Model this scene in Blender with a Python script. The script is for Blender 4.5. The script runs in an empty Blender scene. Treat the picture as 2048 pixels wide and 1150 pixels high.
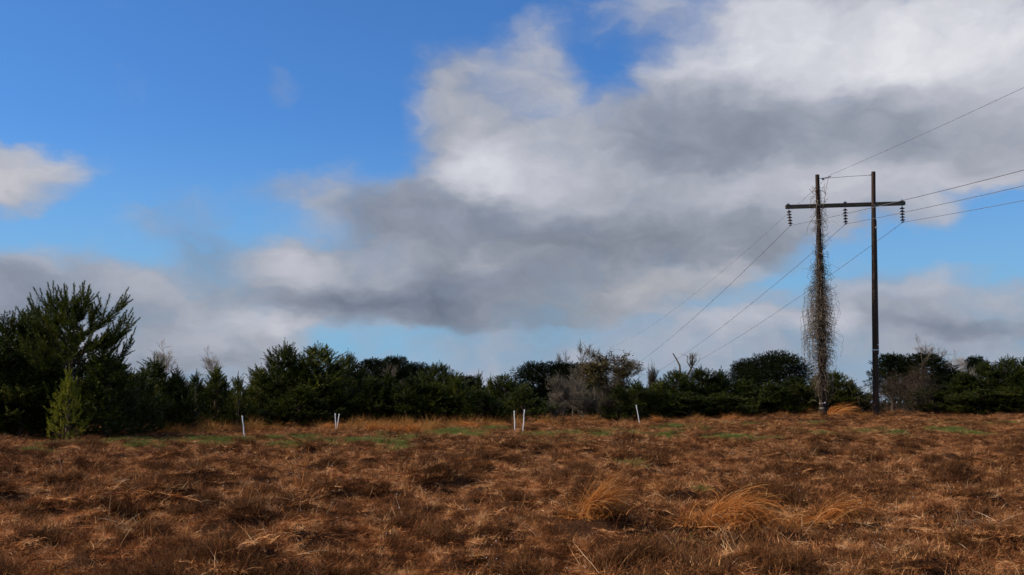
import bpy, math, random
import numpy as np
from mathutils import Vector, Matrix, noise as mnoise

SC = bpy.context.scene
COL = SC.collection
R = math.radians

# ------------------------------------------------------------------ camera
F_PX = 2200.0                     # focal length in pixels of the 2048 px wide frame
PITCH = math.atan(230.0 / F_PX)
EYE = 1.6
CP, SP = math.cos(PITCH), math.sin(PITCH)

cam_d = bpy.data.cameras.new('camera')
cam_d.sensor_width = 36.0
cam_d.lens = 36.0 * F_PX / 2048.0
cam_d.clip_end = 5000.0
SC.cycles.adaptive_threshold = 0.02
SC.cycles.adaptive_min_samples = 8
cam = bpy.data.objects.new('camera', cam_d)
COL.objects.link(cam)
cam.location = (0, 0, EYE)
cam.rotation_euler = (math.pi / 2 + PITCH, 0, 0)
SC.camera = cam


def ray(px, py):
    u, v = (px - 1024.0) / F_PX, (575.0 - py) / F_PX
    return (u, CP - v * SP, SP + v * CP)


def at(px, py, depth):
    """point of the place seen at a pixel of the photograph, depth metres ahead"""
    x, y, z = ray(px, py)
    k = depth / y
    return (x * k, depth, EYE + z * k)


# ------------------------------------------------------------------ node helper
class NT:
    def __init__(self, tree):
        self.t = tree
        self.n = tree.nodes
        self.l = tree.links

    def new(self, typ, **kw):
        n = self.n.new(typ)
        for k, v in kw.items():
            setattr(n, k, v)
        return n

    def put(self, sock, v):
        if isinstance(v, bpy.types.NodeSocket):
            self.l.new(v, sock)
        elif v is not None:
            sock.default_value = v

    def math(self, op, a, b=None, c=None, clamp=False):
        n = self.new('ShaderNodeMath', operation=op, use_clamp=clamp)
        for i, v in enumerate((a, b, c)):
            if v is not None:
                self.put(n.inputs[i], v)
        return n.outputs[0]

    def vmath(self, op, a, b=None, scale=None):
        n = self.new('ShaderNodeVectorMath', operation=op)
        self.put(n.inputs[0], a)
        if b is not None:
            self.put(n.inputs[1], b)
        if scale is not None:
            self.put(n.inputs[3], scale)
        return n.outputs[1] if op == 'LENGTH' else n.outputs[0]

    def mix(self, f, a, b, kind='RGBA'):
        n = self.new('ShaderNodeMix', data_type=kind)
        ins = [s for s in n.inputs if s.enabled]
        self.put(ins[0], f)
        self.put(ins[1], a)
        self.put(ins[2], b)
        return [s for s in n.outputs if s.enabled][0]

    def smooth(self, v, a, b, c=0.0, d=1.0):
        n = self.new('ShaderNodeMapRange', interpolation_type='SMOOTHSTEP')
        for i, x in enumerate((v, a, b, c, d)):
            self.put(n.inputs[i], x)
        return n.outputs[0]

    def noise(self, vec, scale, detail=4.0, rough=0.5, dist=0.0, lac=2.0, dim='2D'):
        n = self.new('ShaderNodeTexNoise', noise_dimensions=dim)
        self.put(n.inputs['Vector'], vec)
        n.inputs['Scale'].default_value = scale
        n.inputs['Detail'].default_value = detail
        n.inputs['Roughness'].default_value = rough
        n.inputs['Lacunarity'].default_value = lac
        n.inputs['Distortion'].default_value = dist
        return n.outputs

    def ramp(self, f, stops):
        n = self.new('ShaderNodeValToRGB')
        e = n.color_ramp.elements
        while len(e) < len(stops):
            e.new(0.5)
        for k, (p, c) in zip(e, stops):
            k.position = p
            k.color = (c[0], c[1], c[2], 1)
        self.put(n.inputs[0], f)
        return n.outputs[0]


def lin(r, g, b):
    def f(c):
        c /= 255.0
        return c / 12.92 if c <= 0.04045 else ((c + 0.055) / 1.055) ** 2.4
    return (f(r), f(g), f(b), 1.0)

# ------------------------------------------------------------------ sky and sun
SUN_EL, SUN_AZ = 37.0, -92.0        # azimuth from the view direction, minus = to the left
SKY_K = 0.10
world = bpy.data.worlds.new('World')
SC.world = world
world.use_nodes = True
w = NT(world.node_tree)
w.n.clear()
sky = w.new('ShaderNodeTexSky', sky_type='NISHITA', sun_disc=False)
sky.sun_elevation = R(SUN_EL)
sky.sun_rotation = R(SUN_AZ)
sky.air_density, sky.dust_density, sky.ozone_density = 1.0, 0.35, 1.6

tc = w.new('ShaderNodeTexCoord').outputs['Generated']
sep = w.new('ShaderNodeSeparateXYZ')
w.put(sep.inputs[0], tc)
# clouds live on the celestial sphere: azimuth and elevation of the direction, in 1/2200 rad
az = w.math('MULTIPLY', w.math('ARCTAN2', sep.outputs[0], sep.outputs[1]), F_PX)
el = w.math('MULTIPLY', w.math('ARCSINE', sep.outputs[2]), F_PX)
cb = w.new('ShaderNodeCombineXYZ')
w.put(cb.inputs[0], az)
w.put(cb.inputs[1], el)
P0 = cb.outputs[0]
PN = w.vmath('MULTIPLY', P0, (0.72, 1.35, 1.0))
big = w.noise(PN, 1 / 170.0, 3.0, 0.5)
fin = w.noise(PN, 1 / 52.0, 4.0, 0.58)
half = (0.5, 0.5, 0.5)
P1 = w.vmath('ADD', P0, w.vmath('SCALE', w.vmath('SUBTRACT', big[1], half), scale=115.0))
P1 = w.vmath('ADD', P1, w.vmath('SCALE', w.vmath('SUBTRACT', fin[1], half), scale=38.0))


def sph(px, py):
    x, y, z = ray(px, py)
    return (math.atan2(x, y) * F_PX, math.asin(z / math.sqrt(x * x + y * y + z * z)) * F_PX)


# each puff: x, y, half width, half height, tilt, strength, thickness, light, warmth
PUFFS = [
    # everything near the horizon is covered by pale broken cloud
    (1024, 800, 3800, 150, 0, 1.0, 0.72, 0.50, 0.30),
    (-3600, 420, 2500, 420, 0, 1.0, 0.60, 0.62, 0.5),
    (4300, 250, 1900, 520, 0, 1.0, 0.85, 0.60, 0.5),
    # left bank
    (60, 640, 330, 150, -8, 1.0, 0.95, 0.44, 0.30),
    (330, 660, 330, 130, 8, 1.0, 0.90, 0.50, 0.35),
    (560, 690, 170, 75, 4, 1.0, 0.90, 0.60, 0.60),
    (565, 650, 130, 40, 0, 0.9, 0.98, 0.84, 0.60),
    (290, 590, 130, 48, 10, 0.8, 0.95, 0.64, 0.40),
    (60, 600, 210, 60, 0, 0.8, 0.95, 0.34, 0.10),
    (380, 725, 260, 30, 0, 0.7, 0.90, 0.40, 0.30),
    # blue gap low in the middle
    (830, 690, 210, 52, 2, 1.0, 0.20, 0.52, 0.30),
    (690, 690, 60, 40, 0, 0.8, 0.15, 0.52, 0.30),
    (900, 700, 90, 28, 0, 0.7, 0.52, 0.50, 0.30),
    (1120, 705, 260, 60, 0, 0.9, 0.66, 0.52, 0.25),
    (1420, 690, 260, 70, 0, 0.9, 0.72, 0.56, 0.25),
    # small cloud at the left edge
    (0, 352, 180, 66, 12, 1.0, 0.96, 0.68, 0.85),
    (20, 330, 120, 38, 10, 0.8, 1.00, 0.76, 0.85),
    (30, 395, 130, 24, 4, 0.4, 0.80, 0.62, 0.70),
    # wisps left of the main cloud
    (405, 490, 100, 120, -14, 1.0, 0.55, 0.36, 0.20),
    (335, 430, 110, 60, 30, 0.9, 0.50, 0.44, 0.30),
    (560, 190, 60, 40, 20, 0.8, 0.46, 0.50, 0.70),
    (250, 130, 60, 50, 0, 0.7, 0.34, 0.50, 0.5),
    (580, 405, 110, 60, -10, 0.95, 0.58, 0.50, 0.70),
    (705, 385, 125, 85, 0, 0.95, 0.66, 0.58, 0.60),
    (760, 430, 110, 50, 0, 0.7, 0.62, 0.44, 0.30),
    # body of the main cloud
    (630, 565, 190, 88, 8, 1.0, 1.05, 0.48, 0.40),
    (850, 530, 240, 150, 0, 1.0, 0.97, 0.38, 0.25),
    (1150, 460, 450, 215, 0, 1.0, 1.00, 0.44, 0.30),
    (1500, 380, 480, 200, -4, 1.0, 1.00, 0.46, 0.35),
    (1800, 220, 520, 270, -4, 1.0, 1.00, 0.62, 0.40),
    (1700, 80, 400, 190, -6, 1.0, 1.00, 0.76, 0.40),
    (1980, 120, 330, 260, 0, 1.0, 1.00, 0.76, 0.55),
    (1390, 210, 230, 130, -30, 1.0, 0.92, 0.66, 0.35),
    (960, 260, 170, 190, 12, 1.0, 0.86, 0.52, 0.50),
    (930, 190, 120, 115, 25, 0.9, 0.78, 0.54, 0.60),
    (1085, 160, 115, 125, -8, 0.95, 0.74, 0.58, 0.45),
    (1065, 95, 60, 50, 0, 0.7, 0.70, 0.62, 0.45),
    (1290, 45, 160, 110, 18, 0.9, 0.64, 0.60, 0.40),
    (1000, 330, 150, 90, 0, 0.9, 0.95, 0.62, 0.40),
    # blue bays in its upper edge
    (1215, 150, 74, 110, -14, 0.85, 0.14, 0.55, 0.30),
    (1125, 20, 55, 40, 0, 0.7, 0.25, 0.55, 0.30),
    (1400, 40, 50, 90, 10, 0.7, 0.35, 0.60, 0.30),
    (780, 300, 75, 70, 0, 0.85, 0.12, 0.50, 0.30),
    (1095, 225, 50, 26, 0, 0.5, 0.50, 0.55, 0.30),
    (1800, 0, 30, 16, 0, 0.6, 0.35, 0.60, 0.30),
    # light parts
    (975, 335, 110, 70, 10, 0.9, 1.0, 0.90, 0.40),
    (965, 325, 60, 36, 0, 0.6, 1.0, 0.92, 0.30),
    (1120, 355, 160, 80, 0, 0.9, 1.0, 0.76, 0.40),
    (1180, 285, 110, 60, -20, 0.7, 1.0, 0.70, 0.35),
    (1390, 165, 110, 70, -35, 0.85, 1.0, 0.86, 0.30),
    (1480, 190, 160, 60, -6, 0.8, 1.0, 0.84, 0.50),
    (1540, 90, 190, 100, -10, 0.85, 1.0, 0.92, 0.35),
    (1760, 120, 210, 100, -4, 0.85, 1.0, 0.92, 0.55),
    (1930, 80, 190, 110, 0, 0.8, 1.0, 0.98, 0.55),
    (1500, 30, 90, 40, 0, 0.6, 1.0, 0.86, 0.30),
    # grey undersides
    (1350, 262, 230, 95, -2, 0.8, 1.0, 0.36, 0.10),
    (1560, 282, 320, 100, -4, 0.85, 1.0, 0.36, 0.20),
    (1820, 280, 270, 105, -6, 0.7, 1.0, 0.44, 0.35),
    (1990, 300, 170, 70, 0, 0.6, 1.0, 0.52, 0.50),
    (1480, 330, 190, 45, 0, 0.6, 1.0, 0.34, 0.20),
    (1110, 290, 120, 60, 0, 0.75, 1.0, 0.68, 0.40),
    (1240, 385, 190, 44, 4, 0.8, 1.0, 0.62, 0.45),
    (1060, 405, 120, 30, 0, 0.6, 1.0, 0.60, 0.40),
    # lighter band behind the poles
    (1640, 365, 210, 50, -4, 0.85, 1.0, 0.78, 0.60),
    (1890, 385, 170, 50, -4, 0.8, 1.0, 0.76, 0.50),
    (1420, 400, 190, 40, 0, 0.75, 1.0, 0.60, 0.40),
    (1450, 360, 60, 24, 0, 0.5, 1.0, 0.66, 0.40),
    # dark band
    (900, 440, 250, 54, 6, 0.8, 1.0, 0.33, 0.1),
    (1230, 485, 350, 52, 3, 0.8, 1.0, 0.32, 0.3),
    (1480, 480, 160, 50, -8, 0.7, 1.0, 0.34, 0.40),
    (1000, 560, 250, 36, 4, 0.7, 1.0, 0.30, 0.10),
    (960, 508, 140, 26, 0, 0.7, 1.0, 0.46, 0.6),
    (1330, 562, 270, 38, -5, 0.85, 1.0, 0.58, 1.0),
    (1470, 545, 120, 24, -14, 0.8, 1.0, 0.68, 0.80),
    (1170, 612, 230, 36, 0, 0.8, 1.0, 0.46, 0.85),
    (1120, 640, 90, 18, -6, 0.5, 1.0, 0.52, 0.8),
    (800, 612, 260, 50, 9, 0.9, 1.0, 0.20, 0.0),
    (960, 645, 190, 30, 4, 0.7, 0.9, 0.32, 0.30),
    (615, 540, 105, 44, 0, 0.9, 1.05, 0.72, 0.45),
    (765, 530, 95, 50, 0, 0.8, 1.0, 0.62, 0.35),
    (760, 585, 130, 22, 4, 0.5, 1.0, 0.40, 0.25),
    # blue under the cloud at right
    (1640, 545, 130, 26, -14, 0.8, 0.10, 0.55, 0.30),
    (1830, 490, 260, 42, -6, 1.0, 0.02, 0.55, 0.30),
    (2020, 450, 120, 60, -10, 1.0, 0.02, 0.55, 0.30),
    (1600, 570, 110, 22, -10, 0.8, 0.15, 0.55, 0.30),
    (1560, 600, 60, 30, 0, 0.6, 0.55, 0.60, 0.30),
    # lower right bank
    (1880, 640, 330, 100, 0, 1.0, 0.92, 0.48, 0.30),
    (1560, 650, 150, 60, 0, 0.9, 0.80, 0.58, 0.30),
    (1790, 580, 120, 30, 0, 0.8, 0.88, 0.62, 0.35),
    (1990, 590, 120, 40, 0, 0.8, 0.85, 0.60, 0.50),
    (1900, 650, 180, 26, -2, 0.8, 1.0, 0.34, 0.10),
    (1680, 655, 70, 34, 0, 0.8, 0.95, 0.78, 0.40),
    (1450, 640, 110, 30, 0, 0.6, 0.85, 0.70, 0.35),
    (180, 690, 150, 30, 0, 0.5, 0.95, 0.60, 0.4),
    (1250, 690, 150, 30, 0, 0.7, 0.86, 0.62, 0.3),
    (1500, 720, 300, 40, 0, 0.7, 0.82, 0.54, 0.3),
    (420, 660, 90, 34, 0, 0.6, 0.95, 0.66, 0.4),
    (1940, 520, 60, 22, 0, 0.45, 0.48, 0.55, 0.3),
]
cur = (0.0, 0.55, 0.4, 1.0)
Pq = P1
for k, (x, y, rx, ry, rot, st, th, lt, wm) in enumerate(PUFFS):
    cx, cy = sph(x, y) if abs(x - 1024) < 2000 else ((x - 1024), 805.0 - y)
    ma = w.new('ShaderNodeVectorMath', operation='MULTIPLY_ADD')
    w.put(ma.inputs[0], Pq)
    sx, sy = 1 / (rx * 1.34), 1 / (ry * 1.42)
    ma.inputs[1].default_value = (sx, sy, 0)
    ma.inputs[2].default_value = (-cx * sx, -cy * sy, 0)
    q = ma.outputs[0]
    f = w.smooth(w.vmath('LENGTH', q), 1.0, 0.08, 0.0, st)
    cur = w.mix(f, cur, (th, lt, wm, 1.0))
    if k % 8 == 7:
        ma = w.new('ShaderNodeVectorMath', operation='MULTIPLY_ADD')   # keeps the shader evaluating puffs in turn
        w.put(ma.inputs[0], cur)
        ma.inputs[1].default_value = (1e-5, 0, 0)
        w.put(ma.inputs[2], P1)
        Pq = ma.outputs[0]
s2 = w.new('ShaderNodeSeparateColor')
w.put(s2.inputs[0], cur)
D, L, W = s2.outputs
tex = w.noise(w.vmath('MULTIPLY', P1, (0.75, 1.25, 1.0)), 1 / 130.0, 5.0, 0.56)[0]
tex2 = w.noise(w.vmath('MULTIPLY', P1, (0.6, 1.0, 1.0)), 1 / 64.0, 4.0, 0.55)[0]
dens = w.math('ADD', D, w.math('MULTIPLY', w.math('SUBTRACT', tex, 0.5), 0.75))
alpha = w.smooth(dens, 0.14, 0.96)
lum = w.math('ADD', L, w.math('MULTIPLY', w.math('SUBTRACT', tex, 0.5), 0.32))
lum = w.math('ADD', lum, w.math('MULTIPLY', w.math('SUBTRACT', tex2, 0.5), 0.18))
cool = w.ramp(lum, [(0.0, lin(84, 94, 113)), (0.2, lin(108, 118, 136)), (0.45, lin(144, 153, 171)),
                    (0.7, lin(182, 187, 202)), (0.88, lin(206, 209, 221)), (1.0, lin(224, 226, 234))])
warm = w.ramp(lum, [(0.0, lin(90, 92, 96)), (0.2, lin(120, 123, 126)), (0.45, lin(154, 156, 160)),
                    (0.7, lin(188, 187, 191)), (0.88, lin(212, 212, 215)), (1.0, lin(230, 230, 232))])
cloud = w.mix(w.math('MULTIPLY', W, 0.75), cool, warm)
cloud = w.vmath('SCALE', cloud, scale=1.0 / SKY_K)
# the clear air: deep blue overhead, pale towards the horizon
air = w.mix(w.smooth(el, 560.0, 20.0), w.vmath('MULTIPLY', sky.outputs[0], (0.43, 0.83, 1.36)),
            tuple(c / SKY_K for c in lin(132, 180, 214)[:3]) + (1.0,))
bg = w.new('ShaderNodeBackground')
w.put(bg.inputs[0], w.mix(alpha, air, cloud))
bg.inputs[1].default_value = SKY_K
# the rest of the sky, behind and overhead: the same air with loose broken cloud
far_n = w.noise(tc, 2.2, 4.0, 0.55, dim='3D')[0]
far_a = w.smooth(far_n, 0.42, 0.62)
far_c = w.mix(far_n, tuple(c / SKY_K for c in lin(120, 128, 148)[:3]) + (1.0,), tuple(c / SKY_K for c in lin(225, 228, 238)[:3]) + (1.0,))
bg2 = w.new('ShaderNodeBackground')
w.put(bg2.inputs[0], w.mix(w.math('MULTIPLY', far_a, 0.8), air, far_c))
bg2.inputs[1].default_value = SKY_K
m1 = w.smooth(w.math('ABSOLUTE', az), 1700.0, 1450.0)
m2 = w.smooth(el, 1080.0, 900.0)
m3 = w.smooth(el, -120.0, -60.0)
msk = w.math('MULTIPLY', w.math('MULTIPLY', m1, m2), m3)
mx = w.new('ShaderNodeMixShader')
w.put(mx.inputs[0], msk)
w.l.new(bg2.outputs[0], mx.inputs[1])
w.l.new(bg.outputs[0], mx.inputs[2])
out = w.new('ShaderNodeOutputWorld')
w.l.new(mx.outputs[0], out.inputs[0])
world.cycles.sampling_method = 'MANUAL'
world.cycles.sample_map_resolution = 256

sd = bpy.data.lights.new('sun', 'SUN')
sd.energy = 5.0
sd.angle = R(0.5)
sd.color = (1.0, 0.87, 0.70)
sun = bpy.data.objects.new('sun', sd)
COL.objects.link(sun)
sdir = Vector((math.sin(R(SUN_AZ)) * math.cos(R(SUN_EL)), math.cos(R(SUN_AZ)) * math.cos(R(SUN_EL)), math.sin(R(SUN_EL))))
sun.rotation_euler = sdir.to_track_quat('Z', 'Y').to_euler()
sun.location = sdir * 60

SC.view_settings.view_transform = 'Standard'
SC.view_settings.look = 'None'
SC.view_settings.exposure = 0.0
SC.view_settings.gamma = 1.0
# ------------------------------------------------------------------ mesh building
class Geo:
    def __init__(self):
        self.v, self.q, self.t, self.n = [], [], [], 0

    def add(self, v, f):
        v = np.asarray(v, dtype=np.float64).reshape(-1, 3)
        f = np.asarray(f, dtype=np.int64)
        (self.q if f.shape[1] == 4 else self.t).append(f + self.n)
        self.v.append(v)
        self.n += len(v)

    def tube(self, pts, rad, k=5, cap=True):
        pts = np.asarray(pts, float)
        m = len(pts)
        rad = np.broadcast_to(np.asarray(rad, float), (m,))
        d = np.gradient(pts, axis=0)
        d /= np.linalg.norm(d, axis=1)[:, None] + 1e-9
        ref = np.array([0, 0, 1.0]) if abs(d[0][2]) < 0.9 else np.array([1.0, 0, 0])
        a = np.cross(d, ref)
        a /= np.linalg.norm(a, axis=1)[:, None] + 1e-9
        b = np.cross(d, a)
        th = np.arange(k) * 2 * math.pi / k
        ring = (a[:, None, :] * np.cos(th)[None, :, None] + b[:, None, :] * np.sin(th)[None, :, None]) * rad[:, None, None] + pts[:, None, :]
        i = np.arange(m - 1)[:, None] * k
        j = np.arange(k)[None, :]
        jn = (j + 1) % k
        f = np.stack([i + j, i + k + j, i + k + jn, i + jn], axis=-1).reshape(-1, 4)
        base = self.n
        self.add(ring.reshape(-1, 3), f)
        if cap:
            for e, rr in ((0, ring[0]), (m - 1, ring[-1])):
                c = pts[e][None]
                o = np.arange(k)
                ff = np.stack([np.full(k, k), o, (o + 1) % k], axis=-1)
                if e == 0:
                    ff = ff[:, ::-1]
                self.add(np.vstack([rr, c]), ff)

    def lathe(self, o, prof, k=12):
        """prof: (radius, z) rows round the vertical through o"""
        th = np.arange(k) * 2 * math.pi / k
        v = np.array([[o[0] + r * math.cos(t), o[1] + r * math.sin(t), o[2] + z] for r, z in prof for t in th])
        m = len(prof)
        i = np.arange(m - 1)[:, None] * k
        j = np.arange(k)[None, :]
        jn = (j + 1) % k
        self.add(v, np.stack([i + j, i + jn, i + k + jn, i + k + j], axis=-1).reshape(-1, 4))

    def box(self, c, s, rot=None):
        p = np.array([[x, y, z] for x in (-.5, .5) for y in (-.5, .5) for z in (-.5, .5)]) * np.array(s)
        if rot is not None:
            p = p @ np.array(rot).T
        self.add(p + np.array(c), [[0, 1, 3, 2], [4, 6, 7, 5], [0, 4, 5, 1], [2, 3, 7, 6], [0, 2, 6, 4], [1, 5, 7, 3]])

    def mesh(self, name, mat=None, smooth=True):
        me = bpy.data.meshes.new(name)
        v = np.vstack(self.v)
        q = np.vstack(self.q) if self.q else np.zeros((0, 4), np.int64)
        t = np.vstack(self.t) if self.t else np.zeros((0, 3), np.int64)
        me.vertices.add(len(v))
        me.vertices.foreach_set('co', v.astype(np.float32).ravel())
        me.loops.add(q.size + t.size)
        me.loops.foreach_set('vertex_index', np.concatenate([q.ravel(), t.ravel()]).astype(np.int32))
        me.polygons.add(len(q) + len(t))
        st = np.concatenate([np.arange(len(q)) * 4, q.size + np.arange(len(t)) * 3]).astype(np.int32)
        me.polygons.foreach_set('loop_start', st)
        me.polygons.foreach_set('use_smooth', np.full(len(st), smooth))
        me.update(calc_edges=True)
        if mat:
            me.materials.append(mat)
        return me


def link(name, me, parent=None, loc=None):
    o = bpy.data.objects.new(name, me)
    COL.objects.link(o)
    if parent is not None:
        o.parent = parent
    if loc is not None:
        o.location = loc
    return o


def tag(o, label=None, cat=None, group=None, kind=None):
    for k, v in (('label', label), ('category', cat), ('group', group), ('kind', kind)):
        if v is not None:
            o[k] = v
    return o


def thing(name, label, cat, loc=(0, 0, 0), rz=0.0, sc=(1, 1, 1), group=None):
    o = bpy.data.objects.new(name, None)
    o.empty_display_size = 0.3
    COL.objects.link(o)
    o.location = loc
    o.rotation_euler = (0, 0, rz)
    o.scale = sc
    return tag(o, label, cat, group)


# ------------------------------------------------------------------ value noise for numpy
def _h(ix, iy, seed):
    n = (ix * 374761393 + iy * 668265263 + seed * 982451653) & 0xFFFFFFFF
    n = ((n ^ (n >> 13)) * 1274126177) & 0xFFFFFFFF
    return ((n ^ (n >> 16)) & 0xFFFF) / 65535.0


def vnoise(x, y, seed=0):
    x, y = np.asarray(x, float), np.asarray(y, float)
    ix, iy = np.floor(x).astype(np.int64), np.floor(y).astype(np.int64)
    fx, fy = x - ix, y - iy
    fx, fy = fx * fx * (3 - 2 * fx), fy * fy * (3 - 2 * fy)
    a, b = _h(ix, iy, seed), _h(ix + 1, iy, seed)
    c, d = _h(ix, iy + 1, seed), _h(ix + 1, iy + 1, seed)
    return (a + (b - a) * fx) * (1 - fy) + (c + (d - c) * fx) * fy - 0.5


def sstep(a, b, v):
    t = np.clip((np.asarray(v, float) - a) / (b - a), 0, 1)
    return t * t * (3 - 2 * t)


def land(x, y):
    """broad shape of the field: it rises gently beyond 45 m, most at the right"""
    x, y = np.asarray(x, float), np.asarray(y, float)
    s = sstep(44, 88, y)
    return s * (0.32 + 0.013 * np.clip(x, -60, 60)) - 0.20 * sstep(18, 42, y) + 0.10 * vnoise(x / 19, y / 19, 3) * sstep(5, 25, y)


def lumps(x, y):
    """hummocks of matted grass"""
    n = np.maximum(vnoise(x / 1.15, y / 1.15, 5) + 0.02, 0) * 0.66
    n += np.maximum(vnoise(x / 0.52 + 9, y / 0.52, 6), -0.12) * 0.42
    n += vnoise(x / 0.22, y / 0.22, 7) * 0.09
    n += vnoise(x / 3.7, y / 3.7, 8) * 0.10
    return n - 0.05


def field(x, y):
    return land(x, y) + lumps(x, y) * (1 - 0.45 * sstep(32, 62, y)) * (1 - 0.6 * sstep(92, 130, y))


def ground_at(px, py):
    """where the view ray of a pixel meets the field"""
    r = ray(px, py)
    k = KS
    hit = EYE + r[2] * k < land(r[0] * k, r[1] * k)
    k = float(k[np.argmax(hit)]) if hit.any() else 300.0
    x, y = r[0] * k, r[1] * k
    return (x, y, float(field(x, y)))


KS = np.concatenate([np.arange(4, 120, 0.05), np.arange(120, 300, 0.5)])


# ------------------------------------------------------------------ materials
def material(name):
    m = bpy.data.materials.new(name)
    m.use_nodes = True
    t = NT(m.node_tree)
    t.n.clear()
    o = t.new('ShaderNodeOutputMaterial')
    return m, t, o


def leafy(name, stops, trans=0.25, rough=0.6, spec=0.04, patch=(0.35, 0.35), objvar=0.0, tcol=(1.0, 1.0, 0.6)):
    """thin plant matter: colour varies from blade to blade and in patches over the ground"""
    m, t, o = material(name)
    g = t.new('ShaderNodeNewGeometry')
    isl = g.outputs['Random Per Island']
    pn = t.noise(g.outputs['Position'], patch[0], 3.0, 0.6, dim='3D')[0]
    f = t.math('ADD', t.math('MULTIPLY', isl, 1 - patch[1]), t.math('MULTIPLY', t.smooth(pn, 0.3, 0.7), patch[1]))
    if objvar:
        oi = t.new('ShaderNodeObjectInfo').outputs['Random']
        f = t.math('ADD', f, t.math('MULTIPLY', t.math('SUBTRACT', oi, 0.5), objvar), clamp=True)
    c = t.ramp(f, stops)
    p = t.new('ShaderNodeBsdfPrincipled')
    t.put(p.inputs['Base Color'], c)
    p.inputs['Roughness'].default_value = rough
    p.inputs['Specular IOR Level'].default_value = spec
    tr = t.new('ShaderNodeBsdfTranslucent')
    t.put(tr.inputs[0], t.vmath('MULTIPLY', c, tcol))
    mx = t.new('ShaderNodeMixShader')
    mx.inputs[0].default_value = trans
    t.l.new(p.outputs[0], mx.inputs[1])
    t.l.new(tr.outputs[0], mx.inputs[2])
    t.l.new(mx.outputs[0], o.inputs[0])
    return m


def solid(name, stops, scale=6.0, rough=0.8, spec=0.3, stretch=(1, 1, 1), bump=0.0, coord='Object', detail=5.0, metal=0.0):
    m, t, o = material(name)
    tcn = t.new('ShaderNodeTexCoord')
    v = t.vmath('MULTIPLY', tcn.outputs[coord], stretch)
    n = t.noise(v, scale, detail, 0.6, dim='3D')[0]
    p = t.new('ShaderNodeBsdfPrincipled')
    t.put(p.inputs['Base Color'], t.ramp(n, stops))
    p.inputs['Roughness'].default_value = rough
    p.inputs['Metallic'].default_value = metal
    p.inputs['Specular IOR Level'].default_value = spec
    if bump:
        b = t.new('ShaderNodeBump')
        b.inputs['Strength'].default_value = bump
        b.inputs['Distance'].default_value = 0.02
        t.put(b.inputs['Height'], n)
        t.l.new(b.outputs[0], p.inputs['Normal'])
    t.l.new(p.outputs[0], o.inputs[0])
    return m


M = {}
M['thatch'] = leafy('dead_grass', [(0.0, (0.028, 0.011, 0.004)), (0.26, (0.095, 0.036, 0.014)), (0.52, (0.29, 0.110, 0.040)),
                                   (0.72, (0.66, 0.32, 0.125)), (1.0, (0.90, 0.64, 0.36))], 0.2, patch=(3.2, 0.68), tcol=(1, 0.8, 0.5))  # patch contrast and pale end also stand in for small shadows and glints
M['tussock'] = leafy('dark_grass', [(0.0, (0.026, 0.011, 0.005)), (0.4, (0.085, 0.036, 0.014)), (0.8, (0.21, 0.092, 0.035)), (1.0, (0.40, 0.21, 0.085))], 0.12, patch=(3.0, 0.5), tcol=(1, 0.8, 0.5))
M['straw'] = leafy('pale_straw', [(0.0, (0.30, 0.17, 0.08)), (0.5, (0.48, 0.30, 0.16)), (1.0, (0.72, 0.55, 0.36))], 0.2)
M['sedge'] = leafy('orange_grass', [(0.0, (0.10, 0.038, 0.013)), (0.4, (0.38, 0.13, 0.034)), (0.8, (0.66, 0.28, 0.08)), (1.0, (0.85, 0.58, 0.30))], 0.3, patch=(2.0, 0.2))
M['hem'] = leafy('tall_dry_grass', [(0.0, (0.07, 0.030, 0.012)), (0.35, (0.20, 0.085, 0.028)), (0.7, (0.46, 0.22, 0.070)), (1.0, (0.74, 0.45, 0.19))], 0.3, patch=(0.9, 0.45))
M['green'] = leafy('green_grass', [(0.0, (0.07, 0.085, 0.025)), (0.6, (0.16, 0.20, 0.05)), (1.0, (0.34, 0.34, 0.13))], 0.3, patch=(1.0, 0.3))
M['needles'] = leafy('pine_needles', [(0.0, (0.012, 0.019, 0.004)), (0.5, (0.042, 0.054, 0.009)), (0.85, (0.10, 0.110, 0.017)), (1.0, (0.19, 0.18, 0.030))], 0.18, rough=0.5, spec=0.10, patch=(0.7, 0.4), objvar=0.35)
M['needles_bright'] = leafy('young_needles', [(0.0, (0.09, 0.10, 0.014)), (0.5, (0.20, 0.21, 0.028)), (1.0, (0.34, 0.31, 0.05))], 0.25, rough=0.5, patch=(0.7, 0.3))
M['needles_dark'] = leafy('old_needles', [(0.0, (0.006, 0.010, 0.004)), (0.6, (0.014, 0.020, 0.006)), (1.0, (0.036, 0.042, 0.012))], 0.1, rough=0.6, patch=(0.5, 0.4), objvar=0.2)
M['russet'] = leafy('russet_leaves', [(0.0, (0.06, 0.055, 0.025)), (0.5, (0.14, 0.115, 0.05)), (1.0, (0.26, 0.18, 0.08))], 0.25, patch=(0.5, 0.4))
M['bark'] = solid('pine_bark', [(0.3, (0.05, 0.032, 0.022)), (0.55, (0.11, 0.07, 0.048)), (0.75, (0.19, 0.13, 0.09))], 9.0, 0.9, stretch=(1, 1, 0.3), bump=0.6)
M['twig_grey'] = solid('grey_bark', [(0.3, (0.060, 0.048, 0.033)), (0.55, (0.145, 0.115, 0.078)), (0.8, (0.30, 0.245, 0.17))], 4.0, 0.9)
M['twig_pale'] = solid('pale_bark', [(0.3, (0.22, 0.19, 0.16)), (0.6, (0.38, 0.33, 0.28)), (0.8, (0.52, 0.47, 0.40))], 4.0, 0.9)
M['twig_brown'] = solid('brown_twig', [(0.3, (0.022, 0.015, 0.009)), (0.55, (0.055, 0.038, 0.022)), (0.8, (0.12, 0.085, 0.05))], 3.0, 0.9)
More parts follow.
